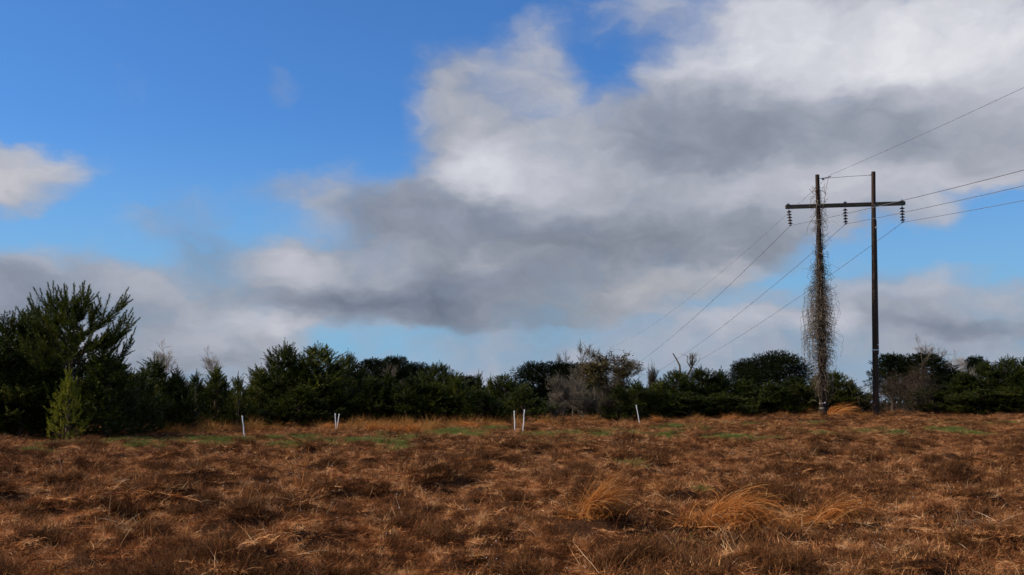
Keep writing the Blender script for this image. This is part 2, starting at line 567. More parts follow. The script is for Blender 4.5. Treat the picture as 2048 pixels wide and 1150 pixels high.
M['dry_leaf_vine'] = solid('old_brown_vine', [(0.3, (0.020, 0.013, 0.008)), (0.55, (0.065, 0.042, 0.024)), (0.8, (0.16, 0.11, 0.065))], 2.5, 0.9)
M['vine'] = solid('dry_vine', [(0.32, (0.040, 0.027, 0.017)), (0.5, (0.15, 0.11, 0.072)), (0.72, (0.32, 0.25, 0.17))], 2.5, 0.9)
# ------------------------------------------------------------------ the field
def make_ground():
    ys = [-80, -50, -30, -18, -10, -5, -1, 2, 4]
    y = 5.0
    while y < 100:
        ys.append(y)
        y += 0.075 + 0.0022 * (y - 5)
    ys += [102, 105, 110, 118, 130, 150, 180, 230, 300, 400, 600, 900, 1400, 2200]
    ys = np.array(ys)
    hw = np.where(ys < 5, 12.0 + (5 - ys) * 1.2, 9 + 0.62 * ys)
    hw = np.where(ys > 100, 71 + (ys - 100) * 1.3, hw)
    t = np.linspace(-1, 1, 521)
    X = hw[:, None] * t[None]
    Y = np.repeat(ys[:, None], len(t), 1)
    Z = field(X, Y)
    n, m = Z.shape
    i = np.arange(n - 1)[:, None] * m
    j = np.arange(m - 1)[None]
    f = np.stack([i + j, i + j + 1, i + m + j + 1, i + m + j], -1).reshape(-1, 4)
    g = Geo()
    g.add(np.stack([X, Y, Z], -1).reshape(-1, 3), f)
    m_, tt, o = material('soil')
    ge = tt.new('ShaderNodeNewGeometry').outputs['Position']
    a = tt.noise(ge, 0.6, 4.0, 0.6, dim='3D')[0]
    b = tt.noise(tt.vmath('MULTIPLY', ge, (1.0, 1.0, 1.0)), 26.0, 5.0, 0.7, dim='3D')[0]
    c = tt.ramp(tt.math('ADD', tt.math('MULTIPLY', a, 0.4), tt.math('MULTIPLY', b, 0.6)),
                [(0.32, (0.018, 0.009, 0.005)), (0.48, (0.040, 0.018, 0.009)), (0.6, (0.085, 0.038, 0.017)), (0.72, (0.17, 0.085, 0.04))])  # soil colour darkened to read as shade between the hummocks
    p = tt.new('ShaderNodeBsdfPrincipled')
    tt.put(p.inputs['Base Color'], c)
    p.inputs['Roughness'].default_value = 0.85
    p.inputs['Specular IOR Level'].default_value = 0.02
    bp = tt.new('ShaderNodeBump')
    bp.inputs['Strength'].default_value = 0.9
    bp.inputs['Distance'].default_value = 0.03
    tt.put(bp.inputs['Height'], b)
    tt.l.new(bp.outputs[0], p.inputs['Normal'])
    tt.l.new(p.outputs[0], o.inputs[0])
    ob = link('ground', g.mesh('ground', m_))
    tag(ob, 'brown winter field of hummocky ground', None, kind='structure')


make_ground()


def blades(g, rng, n, spread, length, width, elev, droop, azim=None, k=4, z0=0.0, origin=(0, 0), wild=0.18):
    """n tapered curved blades; elev and length are (low, high); droop bends the tips down"""
    r = spread * np.sqrt(rng.random(n))
    a = rng.random(n) * 2 * math.pi
    ox, oy = origin[0] + r * np.cos(a), origin[1] + r * np.sin(a)
    if azim is None:
        d = rng.random(n) * 2 * math.pi
    else:
        d = azim[0] + azim[1] * rng.standard_normal(n)
    L = length[0] + (length[1] - length[0]) * rng.random(n)
    W = width[0] + (width[1] - width[0]) * rng.random(n)
    E = np.radians(elev[0] + (elev[1] - elev[0]) * rng.random(n))
    D = droop[0] + (droop[1] - droop[0]) * rng.random(n)
    cur = np.stack([ox, oy, np.full(n, z0)], -1)
    yaw = d.copy()
    tw = rng.random(n) * math.pi
    pts = [cur]
    for s in range(k):
        e = E - D * (s / k)
        stp = np.stack([np.cos(e) * np.cos(yaw), np.cos(e) * np.sin(yaw), np.sin(e)], -1) * (L / k)[:, None]
        cur = cur + stp
        cur[:, 2] = np.maximum(cur[:, 2], -0.05)
        pts.append(cur)
        yaw = yaw + rng.normal(0, wild, n)
    P = np.stack(pts, 1)
    side = np.stack([-np.sin(d) * np.cos(tw), np.cos(d) * np.cos(tw), np.sin(tw)], -1)
    taper = np.array([0.7, 1.0, 0.9, 0.6, 0.15]) if k == 4 else np.linspace(1, 0.15, k + 1)
    off = side[:, None, :] * (W[:, None] * taper[None] / 2)[:, :, None]
    V = np.stack([P - off, P + off], 2).reshape(n, -1, 3)
    nv = (k + 1) * 2
    b = np.arange(n)[:, None] * nv
    s = np.arange(k)[None] * 2
    F = np.stack([b + s, b + s + 1, b + s + 3, b + s + 2], -1).reshape(-1, 4)
    g.add(V.reshape(-1, 3), F)


def scatter(name, protos, pts, label):
    """one object of points; geometry nodes put a tuft on each"""
    me = bpy.data.meshes.new(name)
    n = len(pts['pos'])
    flat = pts.get('flat', 1.0)
    pts['size'] = (np.asarray(pts['size'], np.float32)[:, None] * np.stack([np.ones(n), np.ones(n), np.broadcast_to(flat, (n,))], -1)).astype(np.float32)
    me.vertices.add(n)
    me.vertices.foreach_set('co', pts['pos'].astype(np.float32).ravel())
    for nm, typ, key in (('rot', 'FLOAT_VECTOR', 'vector'), ('size', 'FLOAT_VECTOR', 'vector'), ('pick', 'INT', 'value')):
        at_ = me.attributes.new(nm, typ, 'POINT')
        at_.data.foreach_set(key, np.ascontiguousarray(pts[nm]).ravel())
    ob = link(name, me)
    col = bpy.data.collections.new(name + '_tufts')
    for i, p in enumerate(protos):
        col.objects.link(bpy.data.objects.new('tuft', p))
    ng = bpy.data.node_groups.new(name, 'GeometryNodeTree')
    ng.interface.new_socket('Geometry', in_out='INPUT', socket_type='NodeSocketGeometry')
    ng.interface.new_socket('Geometry', in_out='OUTPUT', socket_type='NodeSocketGeometry')
    N, L = ng.nodes, ng.links
    gi, go = N.new('NodeGroupInput'), N.new('NodeGroupOutput')
    ci = N.new('GeometryNodeCollectionInfo')
    ci.inputs['Collection'].default_value = col
    ci.inputs['Separate Children'].default_value = True
    ip = N.new('GeometryNodeInstanceOnPoints')
    ip.inputs['Pick Instance'].default_value = True
    L.new(gi.outputs[0], ip.inputs['Points'])
    L.new(ci.outputs[0], ip.inputs['Instance'])
    for nm, typ, sock in (('rot', 'FLOAT_VECTOR', 'Rotation'), ('size', 'FLOAT_VECTOR', 'Scale'), ('pick', 'INT', 'Instance Index')):
        na = N.new('GeometryNodeInputNamedAttribute')
        na.data_type = typ
        na.inputs['Name'].default_value = nm
        L.new([s for s in na.outputs if s.enabled][0], ip.inputs[sock])
    L.new(ip.outputs[0], go.inputs[0])
    md = ob.modifiers.new('tufts', 'NODES')
    md.node_group = ng
    return tag(ob, label, None, kind='stuff')


rng = np.random.default_rng(11)


def tuft_meshes():
    out = []
    for k in range(5):      # matted thatch
        g = Geo()
        blades(g, rng, 230, 0.30, (0.03, 0.125), (0.004, 0.008), (0, 70), (0.0, 1.2), z0=-0.01, k=2)
        blades(g, rng, 7, 0.30, (0.12, 0.28), (0.003, 0.005), (25, 85), (0.0, 0.8))
        out.append(g.mesh('thatch', M['thatch'], False))
    for k in range(4):      # dark tussock of stiff short stems
        g = Geo()
        blades(g, rng, 260, 0.18, (0.07, 0.19), (0.004, 0.008), (38, 90), (0.0, 1.5), z0=-0.02, k=3)
        out.append(g.mesh('tussock', M['tussock'], False))
    for k in range(3):      # combed flat one way
        g = Geo()
        blades(g, rng, 170, 0.28, (0.08, 0.22), (0.004, 0.007), (0, 30), (0.2, 1.2), azim=(0, 0.7), z0=0.0)
        out.append(g.mesh('lodged', M['thatch'], False))
    return out


# the tall clumps in the foreground stand free of the matted tufts
CLEAR = []
for (px, py, cr) in ((1172, 1082, 0.5), (1205, 1086, 0.45), (1450, 1085, 0.6), (1520, 1085, 0.6), (1590, 1080, 0.5), (1690, 1078, 0.6), (1322, 1000, 0.45), (1120, 968, 0.5),
                     (1170, 1030, 0.4), (1600, 845, 2.2), (1660, 845, 2.6)):
    gg = ground_at(px, py)
    CLEAR.append((gg[0], gg[1], cr))


def scatter_field():
    P, Rt, S, K = [], [], [], []
    for (y0, y1, dens, sc) in ((6.5, 14, 62, 0.75), (14, 22, 42, 0.85), (22, 36, 22, 1.05), (36, 58, 12, 1.4), (58, 112, 6.0, 1.8)):
        area = (y1 - y0) * ((y0 + y1) / 2 * 1.16 + 9)
        n = int(area * dens)
        y = rng.uniform(y0, y1, n)
        x = rng.uniform(-1, 1, n) * (0.58 * y + 4.5)
        lm = lumps(x, y)
        gr = green_mask(x, y)
        keep = rng.random(n) > gr * 0.68
        keep &= rng.random(n) > 0.8 * sstep(-0.02, -0.10, lm + 0.06 * vnoise(x / 0.35, y / 0.5, 71))     # thinned in hollows so darkened soil stands in for shadow pockets
        for cx_, cy_, cr_ in CLEAR:
            keep &= ~((np.hypot(x - cx_, y - cy_) < cr_) & (rng.random(n) < 0.8))
        x, y, lm = x[keep], y[keep], lm[keep]
        n = len(x)
        z = field(x, y)
        up = rng.random(n) < (0.05 + 1.8 * np.clip(lm - 0.02, 0, 0.3))
        pick = np.where(up, rng.integers(5, 9, n), rng.integers(0, 5, n))
        lodge = (rng.random(n) < 0.14) & ~up
        pick = np.where(lodge, rng.integers(9, 12, n), pick)
        P.append(np.stack([x, y, z], -1))
        rot = np.stack([rng.normal(0, 0.16, n), rng.normal(0, 0.16, n), rng.uniform(0, 6.283, n)], -1)
        rot[lodge, 2] = vnoise(x[lodge] / 5, y[lodge] / 5, 44) * 9
        Rt.append(rot)
        S.append(sc * rng.uniform(0.65, 1.25, n) * (1 + 1.1 * np.clip(lm, -0.1, 0.35)))
        K.append(pick)
    scatter('dead_grass', tuft_meshes(), dict(pos=np.vstack(P), flat=np.interp(np.vstack(P)[:, 1], [10, 30, 60, 90], [1.0, 0.80, 0.50, 0.36]), rot=np.vstack(Rt).astype(np.float32), size=np.concatenate(S).astype(np.float32), pick=np.concatenate(K).astype(np.int32)),
            'matted reddish brown dead grass covering the whole field')


# green winter grass shows in patches in the middle distance
GREEN = []
for (px, py, rx, ry) in ((440, 888, 150, 10), (330, 884, 80, 8), (700, 893, 130, 11), (760, 885, 110, 8), (640, 900, 60, 6), (60, 916, 60, 5),
                         (150, 893, 60, 5), (560, 880, 60, 6), (910, 866, 80, 8), (1160, 869, 110, 8), (1060, 893, 60, 6), (1150, 892, 60, 5), (980, 862, 40, 5),
                         (1380, 857, 110, 6), (1480, 852, 80, 5), (1480, 878, 80, 6), (1560, 882, 60, 5), (1760, 868, 70, 8), (1880, 862, 70, 6),
                         (2010, 850, 60, 5), (1900, 848, 60, 4), (1930, 872, 60, 5), (1630, 850, 60, 4), (1450, 882, 60, 5), (1620, 868, 50, 5),
                         (1310, 872, 60, 6), (250, 905, 60, 5), (1260, 940, 26, 5), (1400, 1000, 30, 7), (1350, 1105, 60, 12), (820, 905, 60, 5)):
    a_, b_, c_ = ground_at(px, py), ground_at(px, py - ry), ground_at(px, py + ry)
    GREEN.append((a_[0], a_[1], (1.35 if px < 1000 else 1.05) * rx / F_PX * a_[1], 1.2 * max((b_[1] - c_[1]) / 2, 0.5)))


def green_mask(x, y):
    m = np.zeros_like(x)
    for gx, gy, rx, ry in GREEN:
        d = np.sqrt(((x - gx) / rx) ** 2 + ((y - gy) / ry) ** 2)
        m = np.maximum(m, sstep(1.2, 0.1, d))
    return np.clip(m * (np.where(x < 2, 1.0, 0.62) + 2.6 * vnoise(x / 0.9, y / 1.9, 21) + 1.4 * vnoise(x / 0.35, y / 0.7, 22)) - 0.25 * sstep(0.03, 0.25, lumps(x, y)), 0, 1)


def sstep_rev(a, b, v):
    return 1 - sstep(b, a, v)


_old = sstep


def sstep(a, b, v):
    if a > b:
        return 1 - _old(b, a, v)
    return _old(a, b, v)


def scatter_green():
    ms = []
    for k in range(3):
        g = Geo()
        blades(g, rng, 150, 0.30, (0.05, 0.15), (0.004, 0.008), (25, 85), (0.2, 1.4))
        ms.append(g.mesh('green', M['green'], False))
    n = 110000
    y = rng.uniform(9, 92, n)
    x = rng.uniform(-1, 1, n) * (0.58 * y + 4)
    keep = rng.random(n) < green_mask(x, y)
    x, y = x[keep], y[keep]
    n = len(x)
    scatter('green_grass', ms, dict(pos=np.stack([x, y, field(x, y) + 0.01], -1), rot=np.stack([np.zeros(n), np.zeros(n), rng.uniform(0, 6.28, n)], -1).astype(np.float32),
                                    size=rng.uniform(0.8, 1.6, n).astype(np.float32), pick=rng.integers(0, 3, n).astype(np.int32)),
            'patches of short green winter grass between the brown hummocks')


def scatter_straws():
    ms = []
    for k in range(4):
        g = Geo()
        blades(g, rng, 2, 0.10, (0.15, 0.42), (0.002, 0.004), (30, 88), (0.0, 0.7))
        blades(g, rng, 4, 0.20, (0.10, 0.28), (0.002, 0.004), (3, 35), (0.0, 0.5), z0=0.04)
        ms.append(g.mesh('straws', M['straw'], False))
    n = 3000
    y = 8 + 50 * rng.random(n) ** 1.3
    x = rng.uniform(-1, 1, n) * (0.58 * y + 3)
    keep = vnoise(x / 2.2, y / 2.2, 31) + rng.normal(0, 0.12, n) > 0.08
    x, y = x[keep], y[keep]
    n = len(x)
    scatter('straw_stalks', ms, dict(pos=np.stack([x, y, field(x, y) + 0.04], -1), rot=np.stack([np.zeros(n), np.zeros(n), rng.uniform(0, 6.28, n)], -1).astype(np.float32),
                                     size=(rng.uniform(0.6, 1.2, n) * (1 + y / 90)).astype(np.float32), pick=rng.integers(0, 4, n).astype(np.int32)),
            'scattered pale straw stalks sticking out of the dead grass')
    # white chips stand in for sun glints on dew in the grass
    g = Geo()
    n = 3400
    y = 9 + 45 * rng.random(n) ** 1.5
    x = rng.uniform(-0.7, 1, n) * (0.52 * y + 1)
    keep = vnoise(x / 1.6, y / 1.6, 33) + rng.normal(0, 0.15, n) > 0.1
    for a, b in zip(x[keep], y[keep]):
        s = (0.0015 + 0.0045 * rng.random() ** 2) * (0.6 + b / 26)
        c = np.array([a, b, float(field(a, b)) + rng.uniform(0.08, 0.22)])
        o = np.array([[1, 0, 0], [-1, 0, 0], [0, 1, 0], [0, -1, 0], [0, 0, 1], [0, 0, -1]]) * s
        g.add(c + o, [[0, 2, 4], [2, 1, 4], [1, 3, 4], [3, 0, 4], [2, 0, 5], [1, 2, 5], [3, 1, 5], [0, 3, 5]])
    fm = solid('glint_white', [(0.3, (0.85, 0.88, 0.92)), (0.7, (0.95, 0.96, 0.98))], 5, rough=0.15, spec=1.0)
    tag(link('glint_chips', g.mesh('glint_chips', fm)), 'tiny white chips standing in for glints of dew in the dead grass', None, kind='stuff')


scatter_field()
scatter_green()
scatter_straws()
# ------------------------------------------------------------------ tree building
def unit(v):
    v = np.asarray(v, float)
    return v / (np.linalg.norm(v, axis=-1, keepdims=True) + 1e-9)


def shoot_template(r, n, nl, nw, tip=0.35):
    """a bottlebrush of needles along +Z, one unit long; returns verts of n triangles"""
    s = (np.arange(n) + r.random(n)) / n
    az_ = r.random(n) * 2 * math.pi
    an = np.radians(58 - 40 * s + r.normal(0, 8, n))
    d = np.stack([np.sin(an) * np.cos(az_), np.sin(an) * np.sin(az_), np.cos(an)], -1)
    sd = unit(np.cross(d, r.normal(size=(n, 3))))
    L = nl * (1 - tip * s) * r.uniform(0.8, 1.1, n)
    o = np.stack([np.zeros(n), np.zeros(n), s], -1)
    return o, d * L[:, None], sd * nw / 2


def add_shoots(g, r, pos, dirs, length, nl=0.20, nw=0.030, n=24):
    """needle shoots at pos pointing along dirs"""
    pos, dirs = np.asarray(pos), unit(dirs)
    m = len(pos)
    length = np.broadcast_to(length, (m,))
    ref = np.where(np.abs(dirs[:, 2:3]) < 0.95, np.array([[0, 0, 1.0]]), np.array([[1.0, 0, 0]]))
    a = unit(np.cross(dirs, ref))
    b = np.cross(dirs, a)
    tm = [shoot_template(r, n, nl, nw) for _ in range(5)]
    pk = r.integers(0, 5, m)
    for k in range(5):
        s = pk == k
        if not s.any():
            continue
        o, d, sd = tm[k]
        A, B, D, Pp, L = a[s][:, None], b[s][:, None], dirs[s][:, None], pos[s][:, None], length[s][:, None, None]
        base = Pp + D * (o[:, 2][None, :, None] * L)

        def rot(v):
            return A * v[None, :, 0:1] + B * v[None, :, 1:2] + D * v[None, :, 2:3]
        dd, ss = rot(d), rot(sd)
        V = np.stack([base - ss, base + ss, base + dd], 2).reshape(-1, 3)
        g.add(V, np.arange(len(V)).reshape(-1, 3))


def limb(p0, d0, L, r, rise, steps=6, wob=0.08):
    """polyline of a limb that curves upward toward its tip"""
    p = np.array(p0, float)
    d = unit(d0)
    out = [p.copy()]
    for i in range(steps):
        d = unit(d + np.array([0, 0, rise / steps]) + r.normal(0, wob, 3))
        p = p + d * L / steps
        out.append(p.copy())
    return np.array(out)


def pine(seed, H, prof, elev=(5, 55), gap=0.42, nl=0.145, nw=0.034, sl=(0.42, 0.72), first=0.02, sk=1.0, sweep=(0, 0, 0), lean=0.0, n=34, dens=1.15, up=0.55, tw=1.0, whorl=5, candle=0.5):
    """trunk geometry and needle geometry of a young open grown pine"""
    r = np.random.default_rng(seed)
    T, C = Geo(), Geo()
    k = 9
    tp = np.array([[lean * (i / k) ** 1.5 + r.normal(0, 0.02) * H * 0.12, r.normal(0, 0.02) * H * 0.12, H * i / k] for i in range(k + 1)])
    tp[0] = (0, 0, -0.15)
    T.tube(tp, np.linspace(H * 0.016 + 0.02, 0.012, k + 1), 8)

    def trunk_at(z):
        return np.array([np.interp(z, tp[:, 2], tp[:, 0]), np.interp(z, tp[:, 2], tp[:, 1]), z])
    pos, dr, ln = [], [], []
    z = H * first
    turn = 0.0
    while z < H * 0.97:
        t = z / H
        turn += 1.1
        for b in range(whorl if t < 0.85 else max(3, whorl - 2)):
            a = turn + b * 2 * math.pi / whorl + r.normal(0, 0.25)
            L = np.interp(t, prof[0], prof[1]) * r.uniform(0.55, 1.25)
            dxy = np.array([math.cos(a), math.sin(a), 0])
            L *= 1 + 0.001 + float(np.dot(dxy, np.array(sweep)))
            if L < 0.12:
                continue
            e = R(elev[0] + (elev[1] - elev[0]) * t ** 1.3 + r.normal(0, 7))
            d0 = dxy * math.cos(e) + np.array([0, 0, math.sin(e)])
            p = limb(trunk_at(z + r.normal(0, 0.06)), d0, L, r, rise=up)
            T.tube(p, np.linspace(0.012 + L * 0.011, 0.006, len(p)), 4, cap=False)
            seg = np.linspace(0, 1, len(p))
            nt = max(3, int(L / 0.17 * dens))
            for q in range(nt):
                u = 0.22 + 0.78 * (q + r.random()) / nt
                pp = np.array([np.interp(u, seg, p[:, c]) for c in range(3)])
                ax = unit(p[min(len(p) - 1, int(u * 5) + 1)] - p[int(min(u, 0.999) * 5)])
                sidev = unit(np.cross(ax, [0, 0, 1.0])) * (1 if r.random() < 0.5 else -1)
                tl = (0.16 + 0.34 * L * (1 - u) ** 0.7) * r.uniform(0.6, 1.2) * tw
                td = unit(ax * 0.8 + sidev * r.uniform(0.3, 1.0) + np.array([0, 0, r.uniform(0.0, 0.7)]))
                e2 = pp + td * tl
                if tl > 0.3:
                    T.tube([pp, (pp + e2) / 2 + [0, 0, 0.01], e2], [0.009, 0.007, 0.004], 3, cap=False)
                    for h in range(int(tl / 0.2)):
                        w_ = r.random()
                        pos.append(pp + td * tl * w_)
                        dr.append(unit(td + r.normal(0, 0.5, 3) + [0, 0, candle]))
                        ln.append(r.uniform(*sl) * 0.8)
                pos.append(e2)
                dr.append(unit(td + np.array([0, 0, candle]) + r.normal(0, 0.18, 3)))
                ln.append(r.uniform(*sl))
            pos.append(p[-1])
            dr.append(unit(p[-1] - p[-2] + [0, 0, candle * 0.5]))
            ln.append(sl[1] * r.uniform(0.9, 1.25))
        z += gap * r.uniform(0.8, 1.2) * (1 - 0.35 * t)
    for q in range(5):
        pos.append(tp[-1] - [0, 0, 0.1])
        dr.append([r.normal(0, 0.3) * (q > 0), r.normal(0, 0.3) * (q > 0), 1])
        ln.append(sl[1] * (1.5 if q == 0 else 0.9))
    add_shoots(C, r, pos, dr, np.array(ln) * sk, nl, nw, n)
    return T, C


def old_pine(seed, H, W, first=0.45, pads=42, flat=0.55):
    """tall pine with a rounded crown of dense needle pads"""
    r = np.random.default_rng(seed)
    T, C = Geo(), Geo()
    tp = np.array([[r.normal(0, 0.12) * i / 6, r.normal(0, 0.12) * i / 6, H * 0.93 * i / 6] for i in range(7)])
    tp[0] = (0, 0, -0.2)
    T.tube(tp, np.linspace(0.26, 0.07, 7), 8)
    pos, dr = [], []
    for k in range(pads):
        u = (k + 0.5) / pads
        z = H * (first + (1 - first) * u ** 0.85)
        t = (z / H - first) / (1 - first)
        rad = W / 2 * math.sqrt(max(0.02, 1 - (max(t - 0.30, 0) / 0.72) ** 2)) * (0.70 + 0.30 * min(1, t / 0.3))
        a = k * 2.4 + r.normal(0, 0.3)
        rr = rad * r.uniform(0.45, 1.0)
        c = np.array([rr * math.cos(a), rr * math.sin(a), z - 0.12 * rr])
        zz = z * 0.86 - 0.2 * rr
        s = np.array([np.interp(zz, tp[:, 2], tp[:, 0]), np.interp(zz, tp[:, 2], tp[:, 1]), zz])
        mid = s * 0.45 + c * 0.55 + [0, 0, -0.06 * rr] + r.normal(0, 0.12, 3)
        T.tube([s, mid, c], [0.075, 0.045, 0.02], 5, cap=False)
        pr = W * r.uniform(0.13, 0.20)
        m = 120
        v = unit(r.normal(size=(m, 3)))
        q = v * (pr * r.random((m, 1)) ** 0.45) * [1, 1, flat]
        pos.append(c + q)
        dr.append(unit(v * [1, 1, 0.7] + [0, 0, 0.45]))
    add_shoots(C, r, np.vstack(pos), np.vstack(dr), 0.34, 0.18, 0.055, 14)
    return T, C


def bare(seed, H, spread=0.5, levels=5, r0=0.11, bare_to=0.3, leaves=0, droop=0.0, wob=0.16, split=3, shrink=0.70, twig=0.017):
    r = np.random.default_rng(seed)
    T, C, Lf = Geo(), Geo(), Geo()
    lp = []

    def grow(p, d, L, rad, lev):
        q = [np.array(p)]
        n = 5
        dd = unit(d)
        for i in range(n):
            dd = unit(dd + r.normal(0, wob, 3) + np.array([0, 0, 0.06 - droop * (lev > 1)]))
            q.append(q[-1] + dd * L / n)
        r1 = max(rad * 0.58, twig * 0.6)
        g = T if lev == 0 else C
        g.tube(np.array(q), np.linspace(rad, r1, n + 1), 7 if lev == 0 else (5 if lev == 1 else 3), cap=False)
        if lev >= levels:
            lp.extend(q[2:])
            return
        m = split + (1 if r.random() < 0.5 else 0) + (2 if lev >= 2 else 0)
        for j in range(m):
            u = 1.0 if j == 0 else r.uniform(bare_to if lev == 0 else 0.25, 1.0)
            i = min(n - 1, int(u * n))
            s = q[i] + (q[i + 1] - q[i]) * (u * n - i if u < 1 else 1.0)
            ax = unit(q[min(i + 1, n)] - q[i])
            sd = unit(np.cross(ax, r.normal(size=3)))
            an = spread * r.uniform(0.6, 1.5) * (0.45 if j == 0 else 1)
            nd = unit(ax * math.cos(an) + sd * math.sin(an) + np.array([0, 0, 0.12]))
            grow(s, nd, L * shrink * r.uniform(0.7, 1.15), max(r1 * 0.78, twig), lev + 1)
    grow((0, 0, -0.1), (r.normal(0, 0.05), r.normal(0, 0.05), 1), H * 0.40, r0, 0)
    if leaves:
        lp = np.array(lp)
        lp = lp[r.random(len(lp)) < leaves]
        m = len(lp) * 5
        c = np.repeat(lp, 5, 0) + r.normal(0, 0.14, (m, 3))
        a, b = unit(r.normal(size=(m, 3))), r.normal(size=(m, 3))
        b = unit(np.cross(a, b))
        s = r.uniform(0.045, 0.09, (m, 1))
        V = np.stack([c - a * s, c + b * s * 0.7, c + a * s, c - b * s * 0.7], 1).reshape(-1, 3)
        Lf.add(V, np.arange(len(V)).reshape(-1, 4))
    return T, C, Lf


def tangle(seed, H, W, n=260, hang=0.6, rad=0.007):
    """curtain of dry vines and brush: stems that rise, arch over and hang"""
    r = np.random.default_rng(seed)
    S, C = Geo(), Geo()
    for k in range(9):
        a = r.random() * 6.28
        p = [np.array([r.normal(0, W * 0.2), r.normal(0, W * 0.12), -0.1])]
        for i in range(8):
            p.append(p[-1] + np.array([r.normal(0, 0.06) * W, r.normal(0, 0.05) * W, H * r.uniform(0.08, 0.13)]))
        S.tube(np.array(p), np.linspace(0.028, 0.010, 9), 5, cap=False)
    for k in range(n):
        x = r.normal(0, W * 0.24)
        y = r.normal(0, W * 0.16)
        z = H * (1 - abs(x) / W * 0.9) * r.random() ** 0.55
        p = np.array([x, y, z])
        d = unit(np.array([r.normal(0, 1), r.normal(0, 1), r.uniform(-0.3, 0.8)]))
        q = [p]
        for i in range(9):
            d = unit(d + r.normal(0, 0.32, 3) + [0, 0, -0.16 * hang * (i / 3)])
            q.append(q[-1] + d * r.uniform(0.07, 0.13) * (0.6 + H / 6))
            if q[-1][2] < 0.02:
                q[-1][2] = 0.02
        C.tube(np.array(q), np.linspace(rad * r.uniform(0.8, 1.6), rad * 0.5, 10), 3, cap=False)
    return S, C


# ------------------------------------------------------------------ the kinds of tree, built once
KIND = {}


def kind(name, T, C, tm, cm, leaves=None, lm=None, tn='trunk', cn='crown'):
    parts = [(tn, T.mesh(name + '_' + tn, M[tm]))]
    parts.append((cn, C.mesh(name + '_' + cn, M[cm], False)))
    if leaves is not None and leaves.n:
        parts.append(('foliage', leaves.mesh(name + '_foliage', M[lm], False)))
    v = np.vstack(C.v + T.v)
    KIND[name] = (parts, float(np.percentile(v[:, 2], 99.9)), float(np.percentile(np.abs(v[:, 0]), 97)) * 2)


BUSHY = ([0, 0.12, 0.35, 0.6, 0.8, 0.92, 1.0], [1.0, 1.2, 1.05, 0.72, 0.38, 0.15, 0.0])
kind('bushy_a', *pine(21, 5.0, BUSHY, elev=(12, 72), up=0.9, candle=0.95, gap=0.34), 'bark', 'needles')
kind('bushy_b', *pine(22, 5.0, ([0, 0.2, 0.5, 0.75, 0.9, 1], [0.9, 1.2, 1.15, 0.72, 0.35, 0.05]), elev=(10, 72), up=0.9, candle=0.95, gap=0.34), 'bark', 'needles')
kind('bushy_c', *pine(23, 5.0, ([0, 0.2, 0.5, 0.8, 1], [0.95, 1.05, 0.75, 0.30, 0.0]), gap=0.32, elev=(10, 72), up=0.9, candle=0.95), 'bark', 'needles')
kind('open_a', *pine(24, 6.4, ([0, 0.2, 0.45, 0.75, 1], [1.3, 1.6, 1.5, 0.95, 0.15]), elev=(0, 70), first=0.02, gap=0.42, up=0.95, candle=0.9, sl=(0.5, 0.85)), 'bark', 'needles')
kind('open_b', *pine(25, 6.4, ([0, 0.25, 0.5, 0.8, 1], [1.2, 1.5, 1.6, 0.95, 0.2]), elev=(0, 68), first=0.02, gap=0.42, up=0.95, candle=0.9, sl=(0.5, 0.85)), 'bark', 'needles')
kind('slim', *pine(26, 4.2, ([0, 0.3, 0.7, 1], [0.8, 0.75, 0.4, 0.1]), elev=(20, 70), gap=0.40, whorl=4, candle=0.9), 'bark', 'needles')
kind('tall', *pine(12, 7.4, ([0, 0.12, 0.3, 0.5, 0.66, 0.82, 0.92, 1.0], [1.6, 2.2, 2.7, 2.9, 2.6, 1.9, 1.2, 0.3]), elev=(-4, 44), first=0.10, gap=0.56, nl=0.21, nw=0.030,
                   sl=(0.6, 1.05), sweep=(0.12, 0, 0), n=80, dens=0.45, up=0.8, candle=0.75, whorl=5), 'bark', 'needles')
kind('bright', *pine(28, 3.0, ([0, 0.15, 0.4, 0.7, 1], [0.62, 0.70, 0.48, 0.18, 0.0]), elev=(5, 60), gap=0.27, whorl=5, nl=0.12, nw=0.022, sl=(0.22, 0.42), candle=0.8, tw=0.6), 'bark', 'needles_bright')
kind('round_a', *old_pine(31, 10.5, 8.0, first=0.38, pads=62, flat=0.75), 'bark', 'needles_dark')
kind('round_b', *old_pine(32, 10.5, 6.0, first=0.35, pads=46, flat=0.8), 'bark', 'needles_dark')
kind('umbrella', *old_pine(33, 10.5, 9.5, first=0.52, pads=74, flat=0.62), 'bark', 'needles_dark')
T_, C_, L_ = bare(41, 9.0, 0.50, 5, 0.13)
kind('bare_a', T_, C_, 'twig_grey', 'twig_grey')
T_, C_, L_ = bare(42, 9.0, 0.62, 5, 0.14, wob=0.22)
kind('bare_b', T_, C_, 'twig_pale', 'twig_pale')
T_, C_ = Geo(), Geo()
T_.tube([(0, 0, -0.2), (0.05, 0, 2.5), (-0.05, 0, 4.6), (0.0, 0, 6.0)], [0.30, 0.24, 0.20, 0.15], 8)
for k_, (pl, ra) in enumerate(((((0, 0, 4.8), (-0.55, 0.1, 6.2), (-0.62, 0, 7.3), (-0.95, 0.1, 8.2), (-1.35, 0, 9.0)), 0.15), (((0, 0, 5.4), (0.45, 0, 6.4), (0.80, 0.1, 7.4), (0.72, 0, 8.3), (0.80, 0, 8.9)), 0.15),
                               (((-0.5, 0, 5.9), (-1.2, 0, 6.3), (-1.7, 0.1, 6.6)), 0.09), (((0.6, 0, 6.9), (0.2, 0, 7.8), (0.25, 0.1, 8.7)), 0.07), (((0.8, 0, 7.3), (1.2, 0, 8.0), (1.15, 0, 8.8)), 0.06))):
    C_.tube(pl, np.linspace(ra, ra * 0.4, len(pl)), 5)
rs_ = np.random.default_rng(4)
